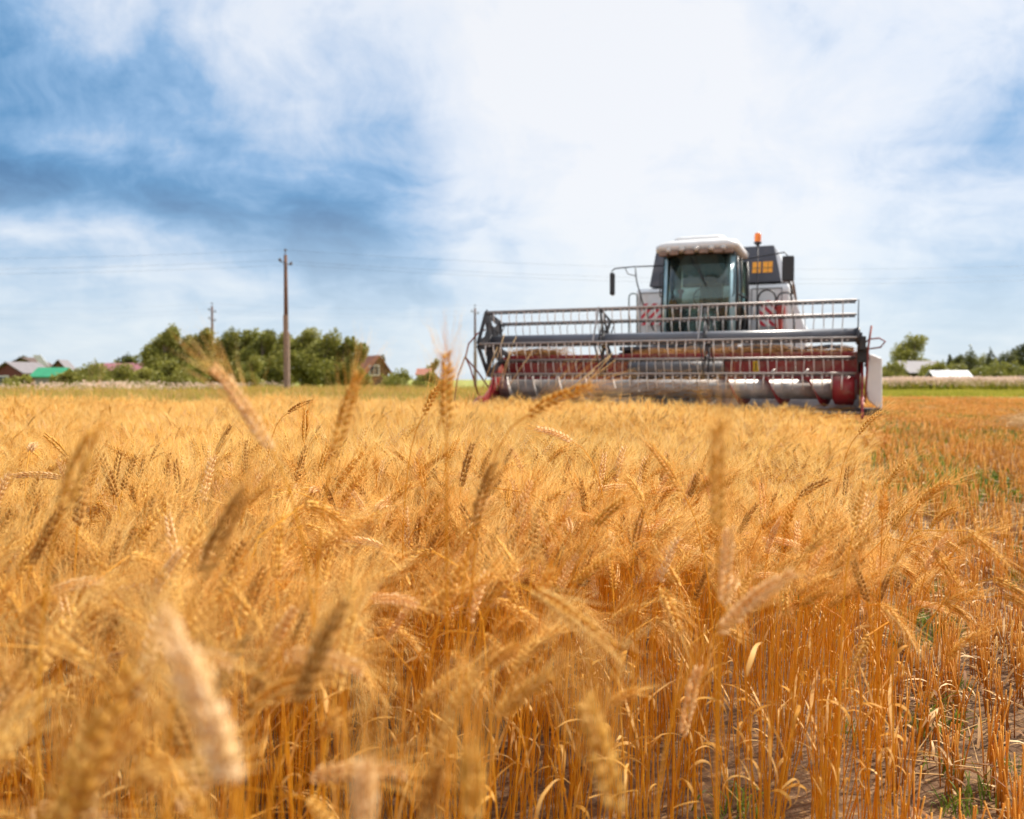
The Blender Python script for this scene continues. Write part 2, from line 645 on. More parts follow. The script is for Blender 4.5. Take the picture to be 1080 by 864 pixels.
def ear_detailed(m, pts, r, side, nsp=19, awn_len=.088, ear_m=0, awn_m=1, awn_w=.0007, plump=1.0, few=0):
    for i in range(nsp):
        t = (i + .3) / nsp
        p, d = polyline_at(pts, t)
        s = side if i % 2 else -side
        env = (.72 + .45 * math.sin(math.pi * min(1, t * 1.05 + .08))) * plump * r.uniform(.82, 1.12)
        nrm = d.cross(side).normalized()
        for k in (-1, 0, 1):
            if k and r.random() < .06:
                continue
            kd = (d + s * (.40 if k == 0 else .28) + nrm * k * .38 + Vector((r.gauss(0, .09), r.gauss(0, .09), r.gauss(0, .09)))).normalized()
            c = p + s * .0030 * env + nrm * k * .0030 * env + kd * .004
            m.mat = ear_m
            tip = kernel(m, c, kd, s, .0135 * (.85 + .15 * env), .0050 * env, .0042 * env)
            if k != 0 or (i + few) % 3 == 0 and not few:
                m.mat = awn_m
                ad = (d + s * r.uniform(.10, .42) + nrm * (k * r.uniform(.05, .32) + r.uniform(-.06, .06))).normalized()
                awn(m, tip, ad, awn_len * r.uniform(.75, 1.15) * (1 - .25 * t), awn_w, r)
    m.mat = awn_m
    p, d = polyline_at(pts, .999)
    for k in range(3):
        awn(m, p, d + Vector((r.uniform(-.15, .15), r.uniform(-.15, .15), 0)), awn_len * .8, awn_w, r)


def ribbon(m, p0, az, L, wdt, r, up=.9, fall=2.4, nseg=8):
    """dry leaf: leaves the stem upwards then curls over"""
    p = Vector(p0)
    el = up
    tw = r.uniform(-1.5, 1.5)
    az2 = az
    L0 = []
    for i in range(nseg + 1):
        t = i / nseg
        d = Vector((math.cos(el) * math.cos(az2), math.cos(el) * math.sin(az2), math.sin(el)))
        side = Vector((-math.sin(az2), math.cos(az2), 0))
        q = tw * t
        nn = d.cross(side)
        s = side * math.cos(q) + nn * math.sin(q)
        ww = wdt * (.55 + .6 * math.sin(math.pi * min(1, t * .9 + .1))) * (1 - t ** 3)
        L0.append((p.copy(), s, max(ww, .0006)))
        p = p + d * L / nseg
        el -= fall / nseg * (0.4 + 1.2 * t)
        az2 += r.uniform(-.15, .15)
    vs, fs = [], []
    for c, s, ww in L0:
        vs += [c - s * ww / 2, c + s * ww / 2]
    for i in range(nseg):
        fs.append((2 * i, 2 * i + 1, 2 * i + 3, 2 * i + 2))
    m.add(vs, fs, True)


def stem_tube(m, pts, r0, r1, n=5):
    k = len(pts)
    m.tube(pts, [r0 + (r1 - r0) * i / (k - 1) for i in range(k)], n, cap=False)


# near stalk variants: (stem mesh, ear mesh, list of leaf meshes)
NEAR = []
for i in range(12):
    r = random.Random(100 + i)
    nod = [.10, .35, .6, 1.1, .2, 1.7, .5, .15, .8, .3, 2.2, .4][i]
    h = .745 - .035 * (nod > 1)
    pts, head = path_points(h, r.uniform(.0, .10), nod, r, 9)
    ms = MB()
    stem_tube(ms, pts, .0019, .0011)
    for t in (.28, .55):
        p, d = polyline_at(pts, t)
        ms.tube([p - d * .004, p, p + d * .004], [.0018, .0027, .0018], 6, cap=False)
    stem = ms.mesh('stem', M_STEM)
    me_ = MB()
    ep = ear_path(pts[-1], head, r.uniform(.078, .098), r.uniform(.1, .55))
    ear_detailed(me_, ep, r, Vector((0, 1, 0)) if i % 2 else Vector((0, 1, 0)).lerp(Vector((math.cos(head), 0, -math.sin(head))), .6).normalized())
    ear = me_.mesh('ear', [M_EARDARK if i in (4, 9) else (M_EARPALE if i in (3, 7) else M_EAR), M_AWN])
    leaves = []
    for t in (.42, .66)[:1 + (i % 3 == 0)]:
        ml = MB()
        p, d = polyline_at(pts, t + r.uniform(-.05, .05))
        ribbon(ml, p, r.uniform(0, 6.28), r.uniform(.08, .20), r.uniform(.004, .009), r, r.uniform(.0, 1.45), r.uniform(.4, 5.0), 10)
        leaves.append(ml.mesh('leaf', M_LEAF))
    NEAR.append((stem, ear, leaves, h))


def merged(meshes, name):
    """one mesh out of several, keeping their materials"""
    vs, fs, mi, sm, mats = [], [], [], [], []
    for me in meshes:
        o = len(vs)
        vs += [tuple(v.co) for v in me.vertices]
        idx = []
        for mt in me.materials:
            if mt not in mats:
                mats.append(mt)
            idx.append(mats.index(mt))
        for p in me.polygons:
            fs.append(tuple(i + o for i in p.vertices))
            mi.append(idx[p.material_index])
            sm.append(p.use_smooth)
    m = MB()
    m.v, m.f, m.mi, m.sm = vs, fs, mi, sm
    return m.mesh(name, mats)


def proto_col(name, meshes):
    c = bpy.data.collections.new(name)
    for k, me in enumerate(meshes):
        o = bpy.data.objects.new('%s_%02d' % (name, k), me)
        c.objects.link(o)
    return c


def scatter(name, col, pts, rots, scl, idx, label=None, cat=None, extra=None):
    """one 'stuff' object: a point mesh whose geometry nodes put a plant on each point"""
    me = bpy.data.meshes.new(name)
    me.from_pydata([tuple(p) for p in pts], [], [])
    a = me.attributes.new('rot', 'FLOAT_VECTOR', 'POINT')
    a.data.foreach_set('vector', np.asarray(rots, dtype=np.float32).ravel())
    a = me.attributes.new('scl', 'FLOAT_VECTOR', 'POINT')
    a.data.foreach_set('vector', np.asarray(scl, dtype=np.float32).ravel())
    a = me.attributes.new('idx', 'INT', 'POINT')
    a.data.foreach_set('value', np.asarray(idx, dtype=np.int32))
    o = bpy.data.objects.new(name, me)
    COL.objects.link(o)
    g = bpy.data.node_groups.new(name + '_nodes', 'GeometryNodeTree')
    g.interface.new_socket('Geometry', in_out='INPUT', socket_type='NodeSocketGeometry')
    g.interface.new_socket('Geometry', in_out='OUTPUT', socket_type='NodeSocketGeometry')
    gi = g.nodes.new('NodeGroupInput')
    go = g.nodes.new('NodeGroupOutput')
    ci = g.nodes.new('GeometryNodeCollectionInfo')
    ci.inputs['Collection'].default_value = col
    ci.inputs['Separate Children'].default_value = True
    ci.inputs['Reset Children'].default_value = True
    ip = g.nodes.new('GeometryNodeInstanceOnPoints')
    ip.inputs['Pick Instance'].default_value = True

    def attr(nm, ty):
        n = g.nodes.new('GeometryNodeInputNamedAttribute')
        n.data_type = ty
        n.inputs[0].default_value = nm
        return n.outputs[0]
    g.links.new(gi.outputs[0], ip.inputs['Points'])
    g.links.new(ci.outputs[0], ip.inputs['Instance'])
    g.links.new(attr('idx', 'INT'), ip.inputs['Instance Index'])
    er = g.nodes.new('FunctionNodeEulerToRotation')
    g.links.new(attr('rot', 'FLOAT_VECTOR'), er.inputs[0])
    g.links.new(er.outputs[0], ip.inputs['Rotation'])
    g.links.new(attr('scl', 'FLOAT_VECTOR'), ip.inputs['Scale'])
    g.links.new(ip.outputs[0], go.inputs[0])
    md = o.modifiers.new('scatter', 'NODES')
    md.node_group = g
    tag(o, label, cat, kind='stuff')
    return o


# ------------------------------------------------------------------ where wheat stands
WHEAT_FAR = 16.0


def in_wheat(x, y):
    u, v = to_uv(x, y)
    far = WHEAT_FAR + .5 * math.sin(x * .9) + .3 * math.sin(x * 2.3)
    if y > far or u > 2.90 + .03 * math.sin(v * 2.1) + .03 * math.sin(v * 5.3):
        return False
    if v > -.12 and u > -3.2:
        return False
    return True


def tip_height(x, y):
    """height of the standing crop here"""
    u, v = to_uv(x, y)
    h = .80 + .032 * math.sin(x * 1.7 + y * .6) + .026 * math.sin(y * 2.1 - x)
    h -= (.09 + .08 * min(1, max(0, (v + 9) / 6))) * min(1, max(0, (u - 1.0) / 1.8))
    return h


# every single near stalk: drill rows run along the machine's heading
near_stalks = []
us = np.arange(-1.2, 3.02, .125)
for uu in us:
    if abs(uu - 2.55) < .03:
        dens = 12
    else:
        dens = 68 if uu < 2.3 else 52
    y_ = -17.0
    v0, v1 = to_uv(0, -1.0)[1], to_uv(0, 3.4)[1] + .9
    n_ = int((v1 - v0) * dens)
    for _ in range(n_):
        v = nr.uniform(v0, v1)
        u = uu + nr.normal(0, .020)
        p = CC + AX * u + BX * v
        if not in_wheat(p.x, p.y):
            continue
        D = math.hypot(p.x, p.y)
        if D > 2.9 + nr.uniform(-.15, .15) or p.y < -.9:
            continue
        px = 540 + F * p.x / max(p.y, .05) if p.y > .05 else (-900 if p.x < 0 else 2500)
        # the photographer stands in a small trampled gap
        lim = np.interp(px, [-400, 150, 420, 620, 900, 1400], [.45, .50, .80, 1.35, 1.85, 1.6])
        if p.y < .35 and abs(p.x) < .6:
            continue
        if D < lim + nr.uniform(-.05, .1):
            continue
        side = np.interp(px, [150, 380], [0, 1])
        keep = np.interp(D, [.8, 1.2 + .3 * side, 1.6 + .38 * side], [.34 - .22 * side, .5 - .28 * side, 1])
        if nr.rand() > keep:
            continue
        near_stalks.append((p.x, p.y, D, px))

placed = []
for (x, y, D, px) in near_stalks:
    th = tip_height(x, y) + .010 + nr.normal(0, .050) + (.09 if nr.rand() < .09 else 0)
    if px < 420 and D < 1.6:
        th += .035
    vi = nr.randint(12)
    s = th / (NEAR[vi][3] + .05)
    # a light wind leans the ears, mostly to the picture's right and away
    az = nr.uniform(0, 2 * math.pi) if nr.rand() < .5 else nr.normal(R(20), .9)
    til = (nr.normal(0, .075), nr.normal(0.02, .075))
    placed.append((x, y, D, px, vi, s, az, til))

inview = [q for q in placed if -60 < q[3] < 1140 and q[1] > .3]
inview.sort(key=lambda q: q[2])
N_IND = 268
indiv = inview[:N_IND]
ind_set = set(id(q) for q in indiv)
rest = [q for q in placed if id(q) not in ind_set]

STALK_LABEL = 'ripe golden wheat stalk with bristly ear among the front stalks of the standing crop'
first = {}
for q in indiv:
    x, y, D, px, vi, s, az, til = q
    if vi not in first:
        root = thing('wheat_stalk', STALK_LABEL, 'wheat stalk', group='front wheat stalks of the standing crop')
        for nm, me in (('stem', NEAR[vi][0]), ('ear', NEAR[vi][1])):
            c = bpy.data.objects.new(nm, me)
            COL.objects.link(c)
            c.parent = root
        for me in NEAR[vi][2]:
            c = bpy.data.objects.new('leaf', me)
            COL.objects.link(c)
            c.parent = root
        first[vi] = root
        o = root
    else:
        src = first[vi]
        o = src.copy()
        COL.objects.link(o)
        for ch in list(src.children):
            c = ch.copy()
            COL.objects.link(c)
            c.parent = o
    o.location = (x, y, 0)
    o.rotation_euler = (til[0], til[1], az)
    o.scale = (s, s, s)

NEAR_COL = proto_col('near_wheat', [merged([st, ea] + lv, 'near_wheat') for st, ea, lv, _ in NEAR])


# ------------------------------------------------------------------ wheat clumps further off
def clump_mesh(seed, size, n, lod):
    r = random.Random(seed)
    m = MB()
    for k in range(n):
        x, y = r.uniform(-size / 2, size / 2), r.uniform(-size / 2, size / 2)
        nod = abs(r.gauss(0, .62))
        h = r.gauss(.79, .055) + (.10 if r.random() < .05 else 0) - .04 * min(1, nod)
        az = r.uniform(0, 6.283) if r.random() < .5 else r.gauss(.35, .9)
        pts, head = path_points(h - .04, abs(r.gauss(0, .13)), min(nod, 2.2), r, 5 if lod == 1 else 3)
        ep = ear_path(pts[-1], head, r.uniform(.075, .098), r.uniform(0, .5), 4)
        ca, sa = math.cos(az), math.sin(az)

        def T(p):
            return Vector((p.x * ca - p.y * sa + x, p.x * sa + p.y * ca + y, p.z))
        P = [T(p) for p in pts]
        E = [T(p) for p in ep]
        m.mat = 0
        m.tube(P, .0016 if lod == 1 else .0022, 3, cap=False)
        side = Vector((-sa, ca, 0))
        if r.random() < .5:
            d0 = (E[-1] - E[0]).normalized()
            side = side.lerp(d0.cross(side), .6).normalized()
        if lod == 1:
            nsp = 13
            for i in range(nsp):
                t = (i + .3) / nsp
                p, d = polyline_at(E, t)
                s = side if i % 2 else -side
                env = .8 + .45 * math.sin(math.pi * min(1, t + .05))
                kd = (d + s * .45).normalized()
                m.mat = 1
                kernel(m, p + s * .0034 * env + kd * .004, kd, s, .014 * r.uniform(.85, 1.1), .0062 * env, .0080 * env * r.uniform(.85, 1.1))
                nn = d.cross(side)
                m.mat = 2
                for q in (0, 1):
                    ad = (d + s * r.uniform(.05, .5) + nn * r.uniform(-.35, .35)).normalized()
                    a_, b_ = frame_of(ad)
                    L = r.uniform(.065, .105)
                    p0 = p + kd * .014
                    wv = (a_ if q else b_) * .0007
                    tip = p0 + ad * L + Vector((r.uniform(-.008, .008), r.uniform(-.008, .008), r.uniform(-.008, .004)))
                    m.add([p0 - wv, p0 + wv, tip], [(0, 1, 2)])
            if r.random() < .35:
                m.mat = 3
                p, d = polyline_at(P, r.uniform(.3, .85))
                ribbon(m, p, r.uniform(0, 6.28), r.uniform(.1, .2), r.uniform(.006, .011), r, r.uniform(.6, 1.3), r.uniform(2, 4.5), 6)
        else:
            m.mat = 1
            rr = [.0025, .0050, .0056, .0045, .0015]
            m.tube(E, rr, 4, cap=False, smooth=False)
            m.mat = 2
            for q in range(24):
                p, d = polyline_at(E, r.uniform(.1, 1))
                ad = (d + Vector((r.uniform(-.45, .45), r.uniform(-.45, .45), r.uniform(-.1, .5)))).normalized()
                a_, b_ = frame_of(ad)
                wv = (a_ if q % 2 else b_) * .0010
                m.add([p - wv, p + wv, p + ad * r.uniform(.07, .11)], [(0, 1, 2)])
            if r.random() < .35:
                m.mat = 3
                p, d = polyline_at(P, r.uniform(.5, .9))
                ribbon(m, p, r.uniform(0, 6.28), r.uniform(.1, .2), .012, r, r.uniform(.6, 1.3), r.uniform(2, 4.5), 4)
    return m.mesh('wheat_clump', [M_STEM, [M_EAR, M_EAR, M_EARDARK, M_EAR, M_EARPALE][seed % 5], M_AWN, M_LEAF])


mid_meshes = [clump_mesh(200 + i, .25, 23, 1) for i in range(8)]
far_meshes = [clump_mesh(300 + i, .46, 62, 2) for i in range(7)]
all_meshes = [o.data for o in NEAR_COL.objects] + mid_meshes + far_meshes
ALL_COL = proto_col('crop', all_meshes)
P_, R_, S_, I_ = [], [], [], []
for (x, y, D, px, vi, s, az, til) in rest:
    P_.append((x, y, 0)); R_.append((til[0], til[1], az)); S_.append((s, s, s)); I_.append(vi)
# middle distance
g = .235
for i in range(-34, 40):
    for j in range(-6, 36):
        x, y = (i + nr.uniform(-.35, .35)) * g, (j + nr.uniform(-.35, .35)) * g
        D = math.hypot(x, y)
        if D < 2.85 or D > 7.4 or y < -1:
            continue
        u, v = to_uv(x, y)
        if not in_wheat(x, y) or u > 2.80:
            continue
        if abs(x) > .85 * max(y, 0) + 2.2:
            continue
        if abs(u - 2.54) < .06 and nr.rand() < .6:
            continue
        s = tip_height(x, y) / .84 * nr.uniform(.95, 1.05)
        P_.append((x, y, 0)); R_.append((nr.normal(0, .04), nr.normal(0, .04), nr.normal(0, .8) + (math.pi if nr.rand() < .25 else 0)))
        S_.append((1, 1, s)); I_.append(12 + nr.randint(8))
g = .40
for i in range(-75, 60):
    for j in range(12, 56):
        x, y = (i + nr.uniform(-.3, .3)) * g, (j + nr.uniform(-.3, .3)) * g
        D = math.hypot(x, y)
        if D < 7.2 or not in_wheat(x, y) or abs(x) > .80 * y + 3:
            continue
        u, v = to_uv(x, y)
        if u > 2.7 or (u > -3.4 and v > -.35):
            continue
        s = tip_height(x, y) / .84 * nr.uniform(.90, 1.03) * np.interp(D, [7, 12], [1, .93])
        P_.append((x, y, 0)); R_.append((nr.normal(0, .04), nr.normal(0, .04), nr.normal(0, .9) + (math.pi if nr.rand() < .25 else 0)))
        S_.append((1, 1, s)); I_.append(20 + nr.randint(7))
scatter('wheat', ALL_COL, P_, R_, S_, I_, 'dense golden standing wheat field with bristly ears in front of the harvester', 'wheat field')


# ------------------------------------------------------------------ hero stalks: named by what sets them apart
def hero(px0, py0, px1, py1, D0_, D1_, label, pale=1, plump=1.0, leaf=False, L=None, awn_len=.075, foot=None):
    """a stalk whose ear runs from its neck to its tip between two points of the field"""
    a, b = at(px0, py0, D0_), at(px1, py1, D1_)
    r = random.Random(int(px0 * 7 + py0))
    ed = (b - a)
    side0 = Vector((ed.x, ed.y, 0))
    # stalk foot: back along the lean, on the ground
    fx = foot if foot is not None else (a.x - side0.x * 1.1, a.y - side0.y * 1.1)
    base = Vector((fx[0], fx[1], 0))
    ctrl2 = a - ed.normalized() * .12
    pts = []
    c1 = base + Vector((0, 0, a.z * .62))
    for i in range(13):
        t = i / 12
        pts.append(base * (1 - t) ** 3 + c1 * 3 * t * (1 - t) ** 2 + ctrl2 * 3 * t * t * (1 - t) + a * t ** 3)
    root = thing('wheat_stalk', label, 'wheat stalk', base, 0)
    pts = [p - base for p in pts]
    ms = MB()
    stem_tube(ms, pts, .0020, .0011, 6)
    ms.build('stem', M_STEM, root)
    ap, bp = a - base, b - base
    sag = Vector((0, 0, -1)) * ed.length * .06
    ep = [ap.lerp(bp, i / 8) + sag * (-math.sin(math.pi * i / 8)) for i in range(9)]
    d = ed.normalized()
    view = (a - Vector((0, 0, H))).normalized()
    side = d.cross(view).normalized().lerp(view, .3).normalized()
    m_ = MB()
    ear_detailed(m_, ep, r, side, int(max(15, ed.length / .0046)), max(awn_len, .085), plump=plump * 1.0, few=1)
    m_.build('ear', [[M_EARDARK, M_EAR, M_EARPALE][pale], M_AWN], root)
    if leaf:
        ml = MB()
        p, _d = polyline_at(pts, .62)
        ribbon(ml, p, r.uniform(0, 6.28), .2, .011, r, 1.2, 4, 12)
        ml.build('leaf', M_LEAF, root)
    return root


hero(246, 832, 172, 652, .42, .46, 'very large pale blurred wheat ear low in the crop, the thickest ear of all', 2, 1.05)
hero(286, 476, 226, 388, .98, .93, 'wheat stalk with plump tan ear leaning towards the thin utility pole', 2, 1.05)
hero(352, 482, 378, 396, 1.08, 1.06, 'upright wheat ear standing below the right part of the willow row', 1, 1.0)
hero(471, 452, 471, 374, 1.12, 1.10, 'tall straight wheat ear rising above the horizon beside the small rusty shed', 1, 1.1)
hero(446, 438, 466, 404, 1.75, 1.75, 'short sharp wheat ear tucked behind the tall straight one by the rusty shed', 1, .95)
hero(556, 438, 622, 408, 1.25, 1.22, 'wheat ear bowing in front of the reel, its awns crossing the header', 1, 1.05, awn_len=.10)
hero(212, 612, 258, 520, .74, .72, 'dark brown blurred wheat ear tilted towards the harvester, left of the middle', 0, 1.05)
hero(66, 540, 98, 458, .80, .78, 'blurred wheat ear leaning at the left edge of the field below the green roof', 1, 1.05)
hero(757, 560, 757, 452, .84, .82, 'slender upright wheat ear standing in front of the header below the cab', 1, .9)
hero(763, 640, 769, 560, 1.02, 1.0, 'pale upright wheat ear just under the slender one below the cab', 2, 1.0)
hero(757, 668, 836, 606, .95, .90, 'sunlit pale wheat ear pointing to the stubble, long awns fanned beyond its tip', 2, 1.1, awn_len=.085)
hero(840, 526, 874, 506, 2.05, 2.02, 'small crisp brown wheat ear with straight awns near the cut edge of the crop', 0, 1.05, awn_len=.09)
hero(560, 622, 640, 682, .98, .94, 'wheat ear hanging down diagonally in the middle of the field', 1, 1.0)
hero(720, 778, 736, 706, 1.25, 1.23, 'bleached upright wheat ear between bare golden stems', 2, 1.05)
hero(652, 862, 618, 742, .60, .62, 'big soft-focus wheat ear at the bottom middle of the field', 1, 1.1)
hero(384, 900, 384, 806, .56, .57, 'pale soft-focus wheat ear cut off by the bottom edge of the view', 2, 1.1)
hero(262, 750, 326, 716, .88, .84, 'wheat ear lying almost level above the bottom left stems', 1, 1.0)
hero(303, 436, 329, 423, 2.9, 2.88, 'tiny arched wheat ear sticking out of the far crop top near the willow row', 0, 1.0)
hero(905, 458, 929, 434, 2.6, 2.6, 'lone wheat ear poking up beside the white header end shield', 1, 1.05)
hero(604, 466, 566, 452, 2.0, 2.0, 'pale wheat ear curving back towards the rusty shed under the reel', 2, 1.0)
hero(500, 556, 520, 490, 1.22, 1.20, 'brown wheat ear upright beneath the header reel\'s outer end', 0, 1.0)
hero(720, 520, 684, 468, 1.75, 1.74, 'wheat ear tipped back to the upper left under the auger', 1, 1.0)
hero(900, 560, 912, 510, 1.6, 1.6, 'wheat ear among the last stalks before the cut stubble', 1, .95)
hero(500, 870, 497, 790, .62, .63, 'blunt soft-focus wheat ear rising beside the biggest ear of the bottom middle', 1, 1.0)


# ------------------------------------------------------------------ stubble, weeds, litter
def stubble_mesh(seed, size, n, rad, hmean, nleaf, nsides=4, lie=6):
    r = random.Random(seed)
    m = MB()
    rows = max(2, int(round(size / .125)))
    for k in range(n):
        row = r.randrange(rows)
        x = -size / 2 + (row + .5) * size / rows + r.gauss(0, .016)
        y = r.uniform(-size / 2, size / 2)
        h = max(.08, r.gauss(hmean, hmean * .22))
        lx, ly = r.gauss(0, .10) * h, r.gauss(0, .10) * h
        m.mat = 0
        m.tube([(x, y, -.01), (x + lx * .4, y + ly * .4, h * .5), (x + lx, y + ly, h)], rad, nsides, cap=True)
    for k in range(nleaf):
        m.mat = 1 if r.random() < .6 else 2
        ribbon(m, (r.uniform(-size / 2, size / 2), r.uniform(-size / 2, size / 2), r.uniform(.01, hmean * .6)), r.uniform(0, 6.28),
               r.uniform(.06, .16), max(.008, rad * 3), r, r.uniform(-.2, 1.0), r.uniform(1, 4), 5)
    for k in range(lie):
        m.mat = 2
        a = r.uniform(0, 6.28)
        x, y, L = r.uniform(-size / 2, size / 2), r.uniform(-size / 2, size / 2), r.uniform(.1, .25)
        z0, z1 = r.uniform(.01, hmean * .5), r.uniform(.01, hmean * .7)
        m.tube([(x, y, z0), (x + math.cos(a) * L, y + math.sin(a) * L, z1)], rad, 3, cap=False)
    return m.mesh('stubble_clump', [M_STUB, M_LITTER, M_STRAW])


def weed_mesh(seed, size, n, h, wd, mi=0, mats=None):
    r = random.Random(seed)
    m = MB()
    m.mat = 0
    for k in range(n):
        ribbon(m, (r.gauss(0, size / 3), r.gauss(0, size / 3), 0), r.uniform(0, 6.28), h * r.uniform(.5, 1.2), wd, r, r.uniform(.9, 1.5), r.uniform(.5, 2.2), 5)
    return m.mesh('weed', mats or [M_GREEN])


stub_near = [stubble_mesh(400 + i, .25, 36, .0019, .19, 20, 8) for i in range(6)]
stub_mid = [stubble_mesh(420 + i, .5, 62, .003, .22, 24, 3, 14) for i in range(6)]
stub_far = [stubble_mesh(440 + i, 1.0, 120, .006, .21, 30, 3, 24) for i in range(5)]
STUB_COL = proto_col('stub', stub_near + stub_mid + stub_far)
P_, R_, S_, I_ = [], [], [], []


def uv_world(u, v):
    p = CC + AX * u + BX * v
    return p.x, p.y


def stub_ring(g, d0, d1, i0, ni, umax):
    u0 = 2.92 + g * .45
    for a in range(int((umax - u0) / g) + 1):
        for b in range(int(70 / g)):
            u = u0 + a * g + nr.uniform(-.04, .04)
            v = -15 + b * g
            x, y = uv_world(u, v)
            D = math.hypot(x, y)
            if D < d0 or D > d1 or y < -1 or y > 52 or abs(x) > .75 * max(y, 0) + 2:
                continue
            if nr.rand() < .10:
                continue
            P_.append((x, y, 0))
            R_.append((0, 0, -YAW + (math.pi if nr.rand() < .5 else 0)))
            s = nr.uniform(.85, 1.1)
            S_.append((1, 1, s * (1.0 if D < 8 else .9)))
            I_.append(i0 + nr.randint(ni))


stub_ring(.25, 0, 6, 0, 6, 9)
stub_ring(.5, 6, 17, 6, 6, 16)
stub_ring(1.0, 17, 52, 12, 5, 46)
# behind the machine and on its inner side: already cut
for a in range(-3, 4):
    for b in range(0, 34):
        x, y = uv_world(a * 1.0, .6 + b)
        if y < 50:
            P_.append((x, y, 0)); R_.append((0, 0, -YAW)); S_.append((1, 1, .8)); I_.append(12 + nr.randint(5))
scatter('stubble', STUB_COL, P_, R_, S_, I_, 'orange cut stubble rows beside the standing wheat', 'stubble')

GW_COL = proto_col('weeds', [weed_mesh(500 + i, .12, 26, .11, .005) for i in range(3)] + [weed_mesh(510 + i, .6, 60, .17, .014) for i in range(3)])
P_, R_, S_, I_ = [], [], [], []
for k in range(520):
    # patches: along the cut edge and the wheel tracks, and between sparse stems
    u = nr.choice([2.72, 3.15, 3.9, 4.1, 5.8]) + nr.normal(0, .12)
    v = nr.uniform(-13.4, -7)
    x, y = uv_world(u, v)
    if math.sin(x * 5 + 1) * math.sin(y * 3.1) + nr.normal(0, .4) < .25:
        continue
    P_.append((x, y, 0)); R_.append((0, 0, nr.uniform(0, 6.28))); s = nr.uniform(.5, 1.2); S_.append((s, s, s)); I_.append(nr.randint(3))
for k in range(900):
    u = nr.choice([3.5, 3.8, 5.4, 5.9, 8.2, 9, 11]) + nr.normal(0, .45)
    v = nr.uniform(-8, 34)
    x, y = uv_world(u, v)
    if math.sin(x * 1.3 + y * .2) + nr.normal(0, .6) < .1 or y > 50:
        continue
    P_.append((x, y, 0)); R_.append((0, 0, nr.uniform(0, 6.28))); s = nr.uniform(.7, 1.3); S_.append((s, s, s * nr.uniform(.9, 1.4))); I_.append(3 + nr.randint(3))
scatter('green_weeds', GW_COL, P_, R_, S_, I_, 'low green weeds growing in the stubble and wheel tracks', 'weeds')


def straw_mesh(seed):
    r = random.Random(seed)
    m = MB()
    for k in range(170):
        a, L = r.uniform(0, 6.28), r.uniform(.1, .35)
        x, y = r.gauss(0, .16), r.gauss(0, .16)
        z = .16 + abs(r.gauss(0, .07)) * (1 - min(1, math.hypot(x, y) / .5))
        e = r.gauss(0, .3)
        p = Vector((x, y, z))
        q = p + Vector((math.cos(a) * L, math.sin(a) * L, e * L))
        m.tube([p, (p + q) / 2 + Vector((0, 0, .02)), q], .004, 3, cap=False)
    return m.mesh('straw_clump', [M_STRAW])


ST_COL = proto_col('strawbits', [straw_mesh(600 + i) for i in range(4)])
P_, R_, S_, I_ = [], [], [], []
for k in range(110):
    x0, y0 = uv_world(6.9 + nr.normal(0, .45), nr.uniform(-7.4, 9))
    P_.append((x0, y0, 0)); R_.append((0, 0, nr.uniform(0, 6.28))); s = nr.uniform(.7, 1.3); S_.append((s, s, s)); I_.append(nr.randint(4))
for k in range(40):
    x0, y0 = uv_world(nr.uniform(3.6, 12), nr.uniform(-7, 20))
    P_.append((x0, y0, 0)); R_.append((0, 0, nr.uniform(0, 6.28))); s = nr.uniform(.4, .8); S_.append((s, s, s * .8)); I_.append(nr.randint(4))
scatter('straw', ST_COL, P_, R_, S_, I_, 'pale threshed straw lying loose on the stubble', 'straw')


# meadow between crop and village, and the weed belt on the far right
def tuft_mesh(seed, n, h, wd, size, mats, plume=False):
    r = random.Random(seed)
    m = MB()
    for k in range(n):
        x, y = r.gauss(0, size / 2.5), r.gauss(0, size / 2.5)
        L = h * r.uniform(.5, 1.15)
        a = r.uniform(0, 6.28)
        q = Vector((x + math.cos(a) * L * .25, y + math.sin(a) * L * .25, L))
        s = Vector((-math.sin(a), math.cos(a), 0)) * wd * .5
        p = Vector((x, y, 0))
        m.mat = 0 if r.random() < .7 else len(mats) - 1
        mid = p.lerp(q, .55) + Vector((0, 0, L * .06))
        m.add([p - s, p + s, mid + s * .8, mid - s * .8, q], [(0, 1, 2, 3), (3, 2, 4)])
        if plume and r.random() < .6:
            m.mat = 1
            for j in range(5):
                c = q + Vector((r.gauss(0, .05), r.gauss(0, .05), r.gauss(0, .05)))
                t = Vector((r.uniform(-1, 1), r.uniform(-1, 1), r.uniform(-1, 1))).normalized() * .05
                t2 = t.cross(Vector((r.uniform(-1, 1), r.uniform(-1, 1), 1))).normalized() * .05
                m.add([c - t, c + t2, c + t, c - t2], [(0, 1, 2, 3)])
    return m.mesh('meadow_tuft', mats)


